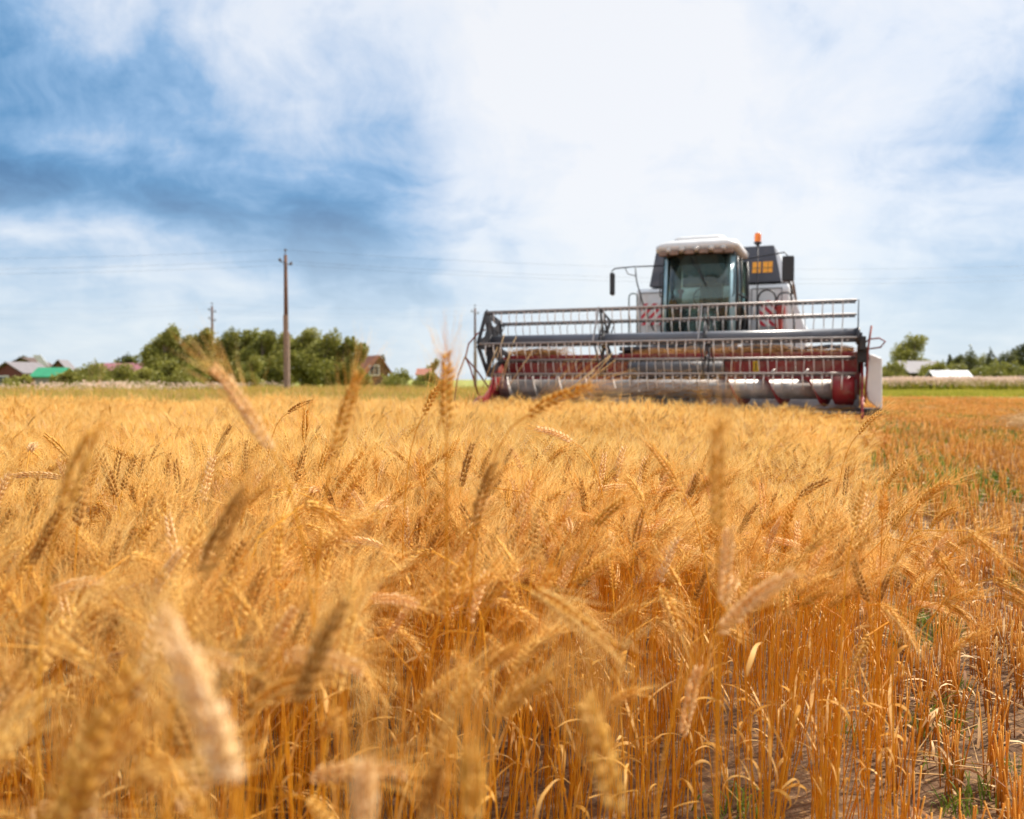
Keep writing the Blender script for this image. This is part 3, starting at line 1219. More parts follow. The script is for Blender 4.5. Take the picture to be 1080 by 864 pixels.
MD_COL = proto_col('meadow', [tuft_mesh(700 + i, 46, .55, .03, 1.1, [M_MEADOW, M_MEADDRY]) for i in range(4)] +
                   [tuft_mesh(710 + i, 46, .65, .03, 1.1, [M_MEADDRY, M_MEADOW]) for i in range(3)] +
                   [tuft_mesh(720 + i, 54, 1.05, .04, 1.6, [M_MEADOW, M_PLUME, M_GREEN], True) for i in range(4)] +
                   [tuft_mesh(730 + i, 50, .3, .04, 1.3, [M_MEADOW]) for i in range(2)])
P_, R_, S_, I_ = [], [], [], []
for k in range(8500):
    y = nr.uniform(16.9, 66) if nr.rand() < .6 else nr.uniform(16.9, 32)
    x = nr.uniform(-.72 * y - 6, -.5 + .05 * (y - 16))
    u, v = to_uv(x, y)
    if u > -3.6:
        continue
    b = math.sin(x * .35 + 2) + math.sin(y * .45 + x * .12) + nr.normal(0, .6)
    P_.append((x, y, 0)); R_.append((0, 0, nr.uniform(0, 6.28))); s = nr.uniform(.7, 1.15)
    S_.append((s, s, s * (1.0 if y < 50 else 1.15))); I_.append(nr.randint(4) if b > -.2 else 4 + nr.randint(3))
for k in range(1500):
    y = nr.uniform(82, 92)
    x = nr.uniform(24, .68 * y + 8)
    P_.append((x, y, 0)); R_.append((0, 0, nr.uniform(0, 6.28))); s = nr.uniform(.8, 1.2); S_.append((s, s, s)); I_.append(7 + nr.randint(4))
for k in range(1500):
    y = nr.uniform(54, 82)
    x = nr.uniform(14, .68 * y + 8)
    P_.append((x, y, 0)); R_.append((0, 0, nr.uniform(0, 6.28))); s = nr.uniform(.5, .9); S_.append((s, s, s)); I_.append(11 + nr.randint(2))
for k in range(260):
    y = nr.uniform(48, 70)
    x = nr.uniform(-.68 * y - 4, -3)
    if math.sin(x * .5) + math.sin(x * .23 + 1) < .1:
        continue
    P_.append((x, y, 0)); R_.append((0, 0, nr.uniform(0, 6.28))); s = nr.uniform(.7, 1.1); S_.append((s, s, s * .8)); I_.append(7 + nr.randint(4))
scatter('meadow_grass', MD_COL, P_, R_, S_, I_, 'rough yellow-green meadow with pale weed plumes around the field', 'meadow grass')

# ------------------------------------------------------------------ harvester
CR = thing('combine_harvester', 'pale grey combine harvester with wide dark red header and raised reel cutting the wheat',
           'combine harvester', CC, -YAW)


def part(m, name, mats, parent=None, bevel=0, label=None):
    o = m.build(name, mats, parent or CR, bevel)
    if label:
        o['label'] = label
    return o


# header: back wall, top beam, trough, end sheets
m = MB()
m.box(-3.0, -.72, .94, .98, .86, 1.47)
m.box(.90, 3.0, .94, .98, .86, 1.47)
for u in np.arange(-2.8, 3.0, .4):
    if -.8 < u < .95:
        continue
    m.box(u - .02, u + .02, .915, .94, .9, 1.46)
hw = part(m, 'header_wall', M_RED, bevel=.004)
m = MB()
m.box(-3.03, 3.03, .93, 1.09, 1.473, 1.585)
m.box(-3.0, 3.0, .96, 1.06, .72, .84)
hb = part(m, 'header_beam', M_RED, bevel=.012)
m = MB()
prof = [(-.02, .66), (.15, .64), (.3, .62), (.5, .64), (.7, .70), (.85, .80), (.93, .90)]
back = [(y, z - .012) for y, z in reversed(prof)]
m.prism(prof + back, 0, -2.99, 2.99)
part(m, 'trough', M_SILVER)
for s in (-1, 1):
    m = MB()
    poly = [(-.32, .60), (-.05, .56), (.98, .60), (1.05, .90), (1.05, 1.50), (.85, 1.58), (.45, 1.45), (.1, 1.0), (-.25, .78)]
    m.prism(poly, 0, s * 3.005, s * 3.04)
    e = part(m, 'end_sheet', M_RED, bevel=.004)
    # crop divider nose
    m = MB()
    dzn = -.22 if s > 0 else 0
    n0 = [(s * 2.97, -.30), (s * 3.08, -.30), (s * 3.025, -1.05)]
    z0, z1 = (.52, .80)
    vs = [(s * 2.96, -.28, .56), (s * 3.09, -.28, .56), (s * 3.09, -.28, .86), (s * 2.96, -.28, .86), (s * 3.06, -1.0, .50), (s * 3.06, -1.0, .54)]
    vs = [(x_, y_, z_ + dzn) for x_, y_, z_ in vs]
    m.add(vs, [(0, 1, 2, 3), (0, 4, 1), (1, 4, 5, 2), (2, 5, 3), (3, 5, 4, 0)])
    if s < 0:
        part(m, 'crop_divider', M_RED, bevel=.004)
    m = MB()
    if s < 0:
        m.tube([(-3.06, -.30, .86), (-3.16, -.42, 1.35), (-3.24, -.44, 1.52), (-3.20, -.40, 1.75), (-3.08, -.30, 1.93), (-2.98, -.20, 2.0)], .014, 8)
        m.tube([(-3.24, -.44, 1.52), (-3.12, -.2, 1.28), (-3.0, .0, 1.0)], .014, 8)
        m.tube([(-3.24, -.44, 1.55), (-3.30, -.62, 1.2), (-3.28, -.80, .8), (-3.12, -.95, .54)], .011, 8)
    else:
        m.tube([(3.05, -.30, .82), (3.08, -.2, 1.3), (3.09, -.1, 1.62), (3.13, -.05, 1.93)], .016, 8)
        m.tube([(3.03, .1, 1.66), (3.10, .05, 1.74), (3.24, .0, 1.75), (3.32, .02, 1.70), (3.26, .1, 1.62), (3.1, .2, 1.60)], .012, 8)
    part(m, 'divider_rod', [mat('rusty red rod', (.26, .06, .045), .6, .2, .3, 8)])
m = MB()
poly = [(3.075, 1.50), (3.12, 1.53), (3.29, 1.46), (3.30, .70), (3.22, .73), (3.10, .84), (3.075, 1.0)]
m.prism(poly, 1, .22, .85)
part(m, 'end_shield', M_WHITE, bevel=.02, label='white drive cover on the header end')
m = MB()
m.box(2.99, 3.30, .30, .9, .60, .70)
m.box(2.97, 3.06, -.1, .2, 1.58, 1.78)
m.box(2.96, 3.10, .2, .5, 1.40, 1.64)
m.tube([(3.06, .0, 1.62), (3.10, .1, 1.45), (3.06, .3, 1.35)], .02, 8)
part(m, 'drive_gear', M_DARK, bevel=.008)

for u0, u1 in ((.95, 2.1), (2.15, 2.9), (-2.9, -2.15)):
    m = MB()
    m.box(u0, u1, 1.10, 1.22, 1.50, 1.62)
    m.tube([(u0, 1.08, 1.64), ((u0 + u1) / 2, 1.06, 1.67), (u1, 1.08, 1.63)], .022, 8)
    m.tube([(u0, 1.14, 1.66), ((u0 + u1) / 2, 1.14, 1.70), (u1, 1.14, 1.65)], .018, 8)
    part(m, 'hose_bundle', M_DARK, bevel=.006)

# cutter bar
m = MB()
m.box(-2.99, 2.99, -.055, -.022, .648, .668)
for u in np.arange(-2.95, 2.98, .0762):
    vs = [(u - .018, -.055, .65), (u + .018, -.055, .65), (u + .018, -.055, .668), (u - .018, -.055, .668), (u, -.16, .658)]
    m.add(vs, [(0, 1, 2, 3), (0, 4, 1), (1, 4, 2), (2, 4, 3), (3, 4, 0)])
part(m, 'cutter_bar', M_BAT)

# auger with spiral flights
m = MB()
m.lathe([(.0, -2.95), (.155, -2.95), (.155, 2.95), (.0, 2.95)], (0, .5, .99), 0, 28)
for k in range(26):
    a, u = k * 2.4, -.6 + k * .052
    m.tube([(u, .5 + .15 * math.cos(a), .99 + .15 * math.sin(a)), (u, .5 + .27 * math.cos(a), .99 + .27 * math.sin(a))], .008, 6)
ag = part(m, 'auger', M_SILVER)


def flight(u0, u1, turns, hand, mt):
    m = MB()
    n_ = int(abs(turns) * 28)
    vs, fs = [], []
    for i in range(n_ + 1):
        t = i / n_
        a = hand * t * turns * 2 * math.pi + .6
        u = u0 + (u1 - u0) * t
        for rr, du in ((.150, -.006), (.272, -.003), (.272, .003), (.150, .006)):
            vs.append((u + du, .5 + rr * math.cos(a), .99 + rr * math.sin(a)))
    for i in range(n_):
        for j in range(3):
            fs.append((i * 4 + j, i * 4 + j + 1, i * 4 + j + 5, i * 4 + j + 4))
    m.add(vs, fs, True)
    return part(m, 'auger_flight', mt, ag)


flight(-2.92, -.80, 4.4, 1, M_SILVER)
flight(2.70, .80, 3.1, -1, M_RED)
m = MB()
m.lathe([(.158, 2.60), (.235, 2.64), (.24, 2.72), (.24, 2.90), (.158, 2.92)], (0, .5, .99), 0, 28)
part(m, 'auger_end_drum', M_RED, ag)

# feeder opening and house
m = MB()
m.box(-.72, .90, 1.0, 1.04, .86, 1.47)
m.lathe([(0, -.70), (.16, -.70), (.16, .88), (0, .88)], (0, .86, 1.32), 0, 20)
part(m, 'feeder_drum', mat('dull grey steel', (.17, .165, .17), .5, .4, .2, 5, dirt=(.36, .24, .14), dirt_amt=.3))
m = MB()
vs = [(-.60, 1.06, .72), (.86, 1.06, .72), (.86, 1.06, 1.55), (-.60, 1.06, 1.55), (-.60, 3.3, 1.25), (.86, 3.3, 1.25), (.86, 3.3, 2.0), (-.60, 3.3, 2.0)]
m.add(vs, [(0, 1, 2, 3), (7, 6, 5, 4), (0, 4, 5, 1), (1, 5, 6, 2), (2, 6, 7, 3), (3, 7, 4, 0)])
part(m, 'feeder_house', M_DARK, bevel=.015)
m = MB()
m.box(1.41 - .045, 1.41 + .045, .905, .912, 1.275, 1.455)
yp = part(m, 'yellow_plate', M_YEL, hw, label='small yellow warning plate')
m = MB()
m.box(1.40, 1.418, .899, .9035, 1.33, 1.43)
m.box(1.39, 1.43, .899, .9035, 1.30, 1.32)
part(m, 'plate_mark', M_BLKPL, hw)
for u in (1.72, 2.22):
    m = MB()
    m.tube([(u, .55, 1.24), (u + .02, .45, 1.30), (u - .03, .4, 1.26)], .016, 6)
    part(m, 'tine_finger', M_SILVER, ag)

# reel
ZR, VR, RR = 1.77, 0.0, .56
ANG = [112, 40, 184, 256, 328]
m = MB()
m.lathe([(.0, -2.93), (.103, -2.93), (.103, 2.93), (.0, 2.93)], (0, VR, ZR + .03), 0, 32)
part(m, 'reel_tube', M_TUBE)


def reel_pt(a, r=RR):
    return VR + r * math.cos(R(a)), ZR + r * math.sin(R(a))


us_t = np.arange(-2.80, 2.86, .1385)
for k, a in enumerate(ANG):
    bv, bz = reel_pt(a)
    m = MB()
    m.mat = 0
    m.tube([(-2.93, bv, bz + .012), (2.93, bv, bz + .012)], .017, 10)
    m.mat = 1
    m.box(-2.91, 2.91, bv - .014, bv + .014, bz - .034, bz - .008)
    m.mat = 0
    for i, u in enumerate(us_t):
        m.box(u - .014, u + .014, bv - .026, bv - .0145, bz - .036, bz + .0)
        if i % 2 == 0:
            m.prism([(u + .045, bz - .036), (u + .095, bz - .036), (u + .070, bz - .006)], 1, bv - .024, bv - .0145)
    bat = part(m, 'reel_bat', [M_BAT, M_DARK])
    single = k in (2, 3)
    mm = MB()
    for u in us_t:
        j = rnd.uniform(-.012, .012)
        Lt = .235 if k != 0 else .215
        path = [(u, bv - .01, bz - .02), (u + j * .5, bv - .030, bz - .08), (u + j, bv - .012, bz - .15), (u + j * 1.4, bv + .03, bz - Lt)]
        if single:
            mt_ = MB()
            mt_.tube(path, [.0105, .0100, .0085, .006], 6)
            part(mt_, 'tine', M_TINE, bat)
        else:
            mm.tube(path, [.0095, .0090, .0076, .005], 6)
    if not single:
        o = part(mm, 'tine_row', M_TINE, bat)
        o['kind'] = 'stuff'

for su, kind in ((-2.955, 'plate'), (-.93, 'open'), (.73, 'open'), (2.95, 'bar')):
    m = MB()
    th = .012
    c = (VR, ZR + .02)
    P5 = [reel_pt(a) for a in sorted(ANG)]
    for i in range(5):
        p, q = P5[i], P5[(i + 1) % 5]
        m.beam((su, p[0], p[1]), (su, q[0], q[1]), th, .055 if kind != 'bar' else .04, up=(1, 0, 0)) if False else None
        d = Vector((0, q[0] - p[0], q[1] - p[1])).normalized()
        if kind != 'open' or i in (0, 2, 3):
            nrm = Vector((0, -d.z, d.y))
            hw_ = .055 if kind == 'plate' else .022
            A, B = Vector((su, p[0], p[1])), Vector((su, q[0], q[1]))
            vs = []
            for du in (-th / 2, th / 2):
                for C_, s_ in ((A, -1), (A, 1), (B, 1), (B, -1)):
                    vs.append(C_ + nrm * s_ * hw_ + Vector((du, 0, 0)))
            m.add(vs, [(0, 1, 2, 3), (7, 6, 5, 4), (0, 4, 5, 1), (1, 5, 6, 2), (2, 6, 7, 3), (3, 7, 4, 0)])
    for i, p in enumerate(P5):
        A, B = Vector((su + .001 * i, c[0], c[1])), Vector((su + .001 * i, p[0], p[1]))
        d = (B - A).normalized()
        nrm = Vector((0, -d.z, d.y))
        w0, w1 = (.16, .07) if kind == 'plate' else (.10, .035)
        vs = []
        for du in (-th / 2, th / 2):
            for C_, s_, ww in ((A, -1, w0), (A, 1, w0), (B, 1, w1), (B, -1, w1)):
                vs.append(C_ + nrm * s_ * ww + Vector((du, 0, 0)))
        m.add(vs, [(0, 1, 2, 3), (7, 6, 5, 4), (0, 4, 5, 1), (1, 5, 6, 2), (2, 6, 7, 3), (3, 7, 4, 0)])
        # inner tie between arms: leaves the triangular windows
        if kind == 'plate' or kind == 'open':
            q = P5[(i + 1) % 5]
            A2 = Vector((su + .009, c[0], c[1])).lerp(Vector((su + .009, *p)), .62)
            B2 = Vector((su + .009, c[0], c[1])).lerp(Vector((su + .009, *q)), .62)
            m.beam(A2, B2, .008, .05, up=(0, .3, 1)) if kind == 'plate' else m.tube([A2, B2], .012, 6)
    m.lathe([(0, -.03), (.125, -.03), (.125, .03), (0, .03)], (su, c[0], c[1]), 0, 20)
    # second, eccentric star that keeps the tines upright
    if kind != 'bar':
        off = (.055, -.05)
        for p in P5:
            m.tube([(su + .05, c[0] + off[0], c[1] + off[1]), (su + .05, p[0] + off[0], p[1] + off[1])], .012, 6)
            m.tube([(su + .05, p[0] + off[0], p[1] + off[1]), (su, p[0], p[1])], .012, 6)
    part(m, 'reel_spider', M_DARK)
# bright brace bars on the middle spiders
for su in (-.955, .705):
    m = MB()
    p, q = reel_pt(112), reel_pt(184)
    m.beam((su, p[0], p[1] + .03), (su, q[0] + .02, q[1] + .03), .02, .035)
    part(m, 'reel_brace', M_BAT)
# reel lift arms
for su in (-3.0, 2.985):
    m = MB()
    m.beam((su, 1.0, 1.56), (su, -.05, 1.80), .05, .08)
    m.beam((su, 1.0, 1.25), (su, .35, 1.68), .045, .045)
    part(m, 'reel_arm', M_DARK, bevel=.006)

# ---- cab
m = MB()
m.box(-.60, .88, 2.95, 4.25, 1.72, 2.06)      # cab floor box
m.box(-.56, .84, 4.05, 4.12, 2.06, 2.75)
m.box(-.56, -.40, 4.05, 4.12, 2.75, 3.5)
m.box(.68, .84, 4.05, 4.12, 2.75, 3.5)       # rear wall
cb = part(m, 'cab_base', M_BODY, bevel=.02)


def glass_strip(name, pts_b, pts_t, mt, parent=None, smooth=True):
    m = MB()
    n = len(pts_b)
    m.add([*pts_b, *pts_t], [(i, i + 1, n + i + 1, n + i) for i in range(n - 1)], smooth)
    o = part(m, name, mt, parent)
    s = o.modifiers.new('thickness', 'SOLIDIFY')
    s.thickness = .008
    return o


CB, CU = .14, .70


def arc(z, bulge, half, n, v0, a0=-1, a1=1):
    out = []
    for i in range(n):
        t = a0 + (a1 - a0) * i / (n - 1)
        out.append((CB + half * t, v0 + bulge * (t ** 2 + 1.3 * t ** 6 * .6), z))
    return out


ws = glass_strip('windshield', arc(2.04, .20, .70, 19, 2.52, -.86, .86), arc(3.50, .20, .68, 19, 2.64, -.86, .86), M_GLASS)
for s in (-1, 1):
    glass_strip('corner_glass', arc(2.04, .20, .70, 6, 2.515, s * .865, s * 1.0), arc(3.50, .20, .68, 6, 2.635, s * .865, s * 1.0), M_SKYREFL)
    # side window and door frame
    uo, ub = CB + s * .705, CB + s * .76
    glass_strip('side_window', [(uo, 2.92, 2.08), (ub, 4.0, 2.08)], [(uo - s * .02, 3.0, 3.48), (ub - s * .02, 4.0, 3.48)], M_GLASS)
    m = MB()
    m.tube([(uo + s * .012, 2.90, 2.05), (uo + s * .005, 2.95, 2.9), (uo - s * .01, 3.02, 3.5)], .026, 8)
    m.tube([(uo + s * .035, 3.42, 2.05), (uo + s * .02, 3.42, 3.5)], .016, 8)
    m.tube([(ub + s * .01, 4.02, 2.05), (ub + s * .0, 4.02, 3.5)], .035, 8)
    m.tube([(uo + s * .01, 2.93, 2.78), (ub + s * .01, 4.0, 2.78)], .012, 8)
    part(m, 'door_frame', M_BLKPL)
    m = MB()
    uh = CB + s * .66
    m.tube([(uh, 2.72, 3.2), (uh + s * .03, 2.62, 3.17), (uh + s * .03, 2.60, 2.75), (uh, 2.70, 2.70)], .012, 8)
    part(m, 'grab_handle', M_BLKPL)
# wiper
m = MB()
m.tube([(.02, 2.60, 3.46), (.28, 2.56, 3.0)], .010, 6)
m.tube([(.10, 2.60, 3.46), (.29, 2.555, 3.02)], .008, 6)
m.tube([(.16, 2.565, 3.22), (.34, 2.55, 2.90)], .010, 6)
part(m, 'wiper', M_BLKPL)
# interior
m = MB()
m.box(-.02, .48, 3.45, 3.92, 2.35, 2.50)
m.box(.0, .46, 3.80, 3.95, 2.50, 3.08)
m.box(.10, .36, 3.80, 3.92, 3.09, 3.26)
m.box(.08, .38, 3.5, 3.8, 2.06, 2.35)
part(m, 'driver_seat', M_SEAT, bevel=.05)
m = MB()
m.tube([(.20, 2.95, 2.06), (.20, 3.12, 2.72)], .045, 8)
ring = [(.20 + .20 * math.cos(t), 3.12 + .07 * math.sin(t) * 1.2, 2.75 + .19 * math.sin(t)) for t in np.linspace(0, 2 * math.pi, 25)]
m.tube(ring, .014, 6, cap=False)
m.tube([(.01, 3.12, 2.75), (.39, 3.12, 2.75)], .012, 6)
part(m, 'steering_wheel', M_BLKPL)
m = MB()
m.box(.56, .78, 3.1, 3.9, 2.06, 2.72)
m.box(-.50, -.36, 3.3, 3.9, 2.06, 2.6)
m.box(-.50, .78, 2.85, 2.95, 2.06, 2.30)
part(m, 'control_console', mat('grey green console', (.26, .34, .32), .6), bevel=.02)
m = MB()
m.lathe([(0, 2.66), (.035, 2.68), (.03, 2.74), (.07, 2.80), (.06, 2.84), (0, 2.85)], (-.20, 2.85, .04), 2, 12)
part(m, 'red_knob', M_REDTOY)
# roof: visor, shell, hatch
m = MB()


def rring(z, u0, u1, v0, v1, rr, n=6, bow=0):
    out = []
    for (cx, cy, a0) in ((u1 - rr, v0 + rr, -90), (u1 - rr, v1 - rr, 0), (u0 + rr, v1 - rr, 90), (u0 + rr, v0 + rr, 180)):
        for i in range(n + 1):
            a = R(a0 + 90 * i / n)
            x = cx + rr * math.cos(a)
            y = cy + rr * math.sin(a)
            t = (x - CB) / ((u1 - u0) / 2)
            if cy == v0 + rr:
                y += bow * t * t
            out.append((x, y, z))
    return out


def loft(m, rings, smooth=True):
    n = len(rings[0])
    vs = [p for r_ in rings for p in r_]
    fs = []
    for k in range(len(rings) - 1):
        for i in range(n):
            j = (i + 1) % n
            fs.append((k * n + i, k * n + j, (k + 1) * n + j, (k + 1) * n + i))
    fs.append(tuple(reversed(range(n))))
    fs.append(tuple((len(rings) - 1) * n + i for i in range(n)))
    m.add(vs, fs, smooth)


loft(m, [rring(3.55, -.58, .86, 2.45, 4.15, .14, bow=.12), rring(3.60, -.64, .92, 2.36, 4.22, .16, bow=.13), rring(3.68, -.64, .92, 2.35, 4.22, .18, bow=.13),
         rring(3.75, -.56, .86, 2.45, 4.15, .2, bow=.12), rring(3.785, -.44, .74, 2.6, 4.0, .2, bow=.1)])
roof = part(m, 'cab_roof', M_ROOF)
m = MB()
loft(m, [rring(3.75, -.36, .66, 2.62, 3.7, .12, bow=.06), rring(3.85, -.32, .62, 2.68, 3.65, .12, bow=.06), rring(3.87, -.28, .58, 2.73, 3.6, .12, bow=.06)])
part(m, 'roof_hatch', M_ROOF, roof)
for i, u in enumerate((-.47, -.25, .04, .30, .56, .74)):
    t = (u - CB) / .78
    vv = 2.37 + .13 * t * t
    m = MB()
    m.box(u - .085, u + .085, vv, vv + .1, 3.485, 3.565)
    wl = part(m, 'work_light', M_VISOR, roof, bevel=.012)
for i, u in enumerate((-.36, -.10, .17, .44, .66)):
    t = (u - CB) / .78
    vv = 2.37 + .13 * t * t
    m = MB()
    m.lathe([(0, vv - .012), (.045, vv - .008), (.055, vv + .03), (.04, vv + .06)], (u, 0, 3.575), 1, 14)
    part(m, 'round_lamp', M_LAMPGL, roof)
# lining above the windshield
m = MB()
m.box(-.54, .82, 2.72, 4.0, 3.50, 3.553)
part(m, 'roof_lining', M_BLKPL)

# ---- grain tank and body
m = MB()
vs = []
for z, u0, u1, v0, v1 in ((3.13, -1.18, 1.52, 4.45, 5.9), (3.92, -1.10, 1.36, 4.75, 5.7)):
    vs += [(u0, v0, z), (u1, v0, z), (u1, v1, z), (u0, v1, z)]
m.add(vs, [(3, 2, 1, 0), (4, 5, 6, 7), (0, 1, 5, 4), (1, 2, 6, 5), (2, 3, 7, 6), (3, 0, 4, 7)])
tank = part(m, 'grain_tank', M_TANK, bevel=.02)
m = MB()
vs = []
for z, u0, u1, v0, v1 in ((3.12, 1.525, 1.70, 4.47, 5.9), (3.84, 1.37, 1.43, 4.75, 5.7)):
    vs += [(u0, v0, z), (u1, v0, z), (u1, v1, z), (u0, v1, z)]
m.add(vs, [(3, 2, 1, 0), (4, 5, 6, 7), (0, 1, 5, 4), (1, 2, 6, 5), (2, 3, 7, 6), (3, 0, 4, 7)])
part(m, 'tank_side_cheek', M_BODY, tank, bevel=.015)


def tank_v(z):
    return 4.45 + .30 * (z - 3.13) / .79 - .008


# grain windows: cells of grain colour behind black bars
gw = MB()
for i, (u0, u1) in enumerate(((.95, 1.04), (1.055, 1.15), (1.16, 1.255), (1.265, 1.37))):
    for j, (z0, z1) in enumerate(((3.335, 3.43), (3.445, 3.57))):
        if i == 1 and j == 0:
            u1 -= .03
        if i == 3 and j == 0:
            u1 -= .02
        gw.add([(u0, tank_v(z0), z0), (u1, tank_v(z0), z0), (u1, tank_v(z1), z1), (u0, tank_v(z1), z1),
                (u0, tank_v(z0) + .02, z0), (u1, tank_v(z0) + .02, z0), (u1, tank_v(z1) + .02, z1), (u0, tank_v(z1) + .02, z1)],
               [(0, 1, 2, 3), (0, 4, 5, 1), (1, 5, 6, 2), (2, 6, 7, 3), (3, 7, 4, 0)])
part(gw, 'grain_window', M_GRAIN, tank, label='barred tank window showing orange grain')
m = MB()
# body sides seen either side of the cab, sloping down at the rear
prof = [(4.40, 1.75), (4.40, 3.00), (4.48, 3.10), (5.6, 3.11), (7.4, 2.30), (7.9, 1.9), (7.9, 1.5), (6.0, 1.35)]
m.prism(prof, 0, -1.46, 1.70)
part(m, 'body_shell', M_BODY, bevel=.05)
m = MB()
poly = [(1.69, 3.02), (1.90, 2.50), (2.00, 2.15), (2.02, 1.9), (1.98, 1.45), (1.69, 1.45)]
vs = [(u_, 4.52, z_) for u_, z_ in poly] + [(u_, 7.3, min(z_, 2.34)) for u_, z_ in poly]
n_ = len(poly)
m.add(vs, [tuple(range(n_)), tuple(range(2 * n_ - 1, n_ - 1, -1))] + [(i, i + n_, (i + 1) % n_ + n_, (i + 1) % n_) for i in range(n_)])
part(m, 'side_panel', M_BODY, bevel=.02)
m = MB()
m.tube([(1.72, 5.3, 3.14), (1.73, 6.4, 2.78), (1.73, 7.5, 2.28)], .025, 8)
m.tube([(1.72, 5.3, 3.14), (1.68, 4.9, 3.4)], .02, 8)
part(m, 'side_rail', mat('rusty brown rail', (.16, .09, .06), .6, .2, .2, 6))
for (u0, u1) in ((-1.36, -.66), (.96, 1.55)):
    m = MB()
    z0, z1, vv = 2.10, 3.00, 4.385
    for a in ((u0, u1, z1 - .008, z1 + .008), (u0, u1, z0 - .008, z0 + .008), (u0 - .008, u0 + .008, z0, z1), (u1 - .008, u1 + .008, z0, z1)):
        m.box(a[0], a[1], vv, vv + .02, a[2], a[3])
    part(m, 'panel_seam', mat('seam grey', (.20, .21, .23), .6))
# warning boards
for (u0, u1, z0, z1, sgn) in ((-1.31, -.86, 2.30, 2.76, -1), (1.13, 1.49, 2.22, 2.74, 1)):
    m = MB()
    m.box(u0, u1, 4.26, 4.275, z0, z1)
    bd = part(m, 'warning_board', M_WHTMARK)
    m = MB()
    wd_, ht_ = u1 - u0, z1 - z0
    n_ = 5
    for k in range(-4, 5):
        # diagonal stripe clipped to the board
        pts_ = []
        N_ = 12
        a0, a1 = k * .19, k * .19 + .09
        poly = []
        for t in np.linspace(0, 1, N_):
            z = z0 + ht_ * t
            c0 = a0 + (t * ht_ if sgn > 0 else (1 - t) * ht_) * -1 + ht_ * .5
            poly.append((z, max(0, min(wd_, wd_ * .5 + c0)), max(0, min(wd_, wd_ * .5 + c0 + .09))))
        for (za, l0, r0), (zb, l1, r1) in zip(poly[:-1], poly[1:]):
            if r0 - l0 < .002 and r1 - l1 < .002:
                continue
            m.add([(u0 + l0, 4.256, za), (u0 + r0, 4.256, za), (u0 + r1, 4.256, zb), (u0 + l1, 4.256, zb)], [(0, 1, 2, 3)])
    part(m, 'board_stripes', M_REDMARK, bd)
m = MB()
m.box(1.47, 1.63, 4.10, 4.32, 2.40, 2.62)
m.box(1.45, 1.58, 4.12, 4.30, 2.0, 2.38)
part(m, 'tool_box', M_BRICKRED, bevel=.02, label='red box beside the warning board')
# chassis, axle, wheels
m = MB()
m.box(-1.0, 1.3, 3.1, 7.2, 1.0, 1.74)
m.box(-1.2, 1.5, 3.3, 3.6, .78, .98)
part(m, 'chassis', M_DARK, bevel=.02)


def wheel(u, v, r, wdt):
    root = CR
    m = MB()
    h = wdt / 2
    m.lathe([(r * .55, -h * .8), (r * .8, -h), (r * .95, -h * .92), (r, -h * .6), (r, h * .6), (r * .95, h * .92), (r * .8, h), (r * .55, h * .8)], (u, v, r), 0, 36)
    for k in range(20):
        a = 2 * math.pi * k / 20
        for s in (-1, 1):
            a2 = a + (.08 if s > 0 else -.08)
            p = (u + s * .02, v + r * math.cos(a), r + r * math.sin(a))
            q = (u + s * h * .95, v + r * .99 * math.cos(a2 + .12), r + r * .99 * math.sin(a2 + .12))
            m.beam(p, q, .05, .05)
    w_ = part(m, 'wheel', M_BLACK)
    m = MB()
    m.lathe([(.0, -h * .3), (r * .3, -h * .3), (r * .45, -h * .6), (r * .57, -h * .75), (r * .57, h * .75), (r * .45, h * .6), (r * .3, h * .3), (0, h * .3)], (u, v, r), 0, 28)
    part(m, 'rim', mat('yellowed white rim', (.6, .56, .45), .5), w_)


for s in (-1, 1):
    wheel(.12 + s * 1.32, 3.45, .86, .62)
    wheel(.12 + s * 1.2, 7.0, .55, .4)
# platform, rails
m = MB()
m.box(.95, 1.72, 3.0, 4.38, 1.72, 1.80)
m.box(-1.45, -.62, 3.0, 4.38, 1.72, 1.80)
part(m, 'platform', M_DARK, bevel=.01)


def loop(name, pts, r_=.016, mt=M_BLKPL):
    m = MB()
    # rounded polyline
    P = [Vector(p) for p in pts]
    out = [P[0]]
    for i in range(1, len(P) - 1):
        a, b, c = P[i - 1], P[i], P[i + 1]
        la, lc = min(.09, (a - b).length / 2), min(.09, (c - b).length / 2)
        p0 = b + (a - b).normalized() * la
        p1 = b + (c - b).normalized() * lc
        for t in np.linspace(0, 1, 5):
            out.append(p0 * (1 - t) ** 2 + b * 2 * t * (1 - t) + p1 * t * t)
    out.append(P[-1])
    m.tube(out, r_, 8)
    return part(m, name, mt)


loop('handrail', [(-1.27, 3.05, 1.78), (-1.27, 3.05, 2.86), (-1.10, 3.05, 2.86), (-1.10, 3.05, 1.78)], .014, mat('green grey rail', (.16, .22, .22), .5))
ringp = [(1.30 + .17 * math.cos(t), 3.95, 2.74 + .18 * math.sin(t)) for t in np.linspace(math.pi, 0, 12)]
loop('handrail', [(1.10, 3.95, 1.8), (1.13, 3.95, 2.5)] + ringp + [(1.47, 3.95, 2.55)], .018)
loop('handrail', [(1.50, 3.9, 2.72), (1.54, 3.85, 2.84), (1.76, 3.8, 2.84), (1.82, 3.8, 2.3), (1.84, 3.8, 1.78)], .016)
loop('mirror_stay', [(1.0, 3.35, 3.3), (1.02, 3.3, 2.75), (.95, 3.2, 2.1), (.93, 3.1, 1.8)], .013)
loop('mirror_stay', [(-1.02, 2.55, 3.30), (-1.0, 2.55, 3.05), (-.9, 2.7, 2.6), (-.72, 2.85, 2.1)], .013)
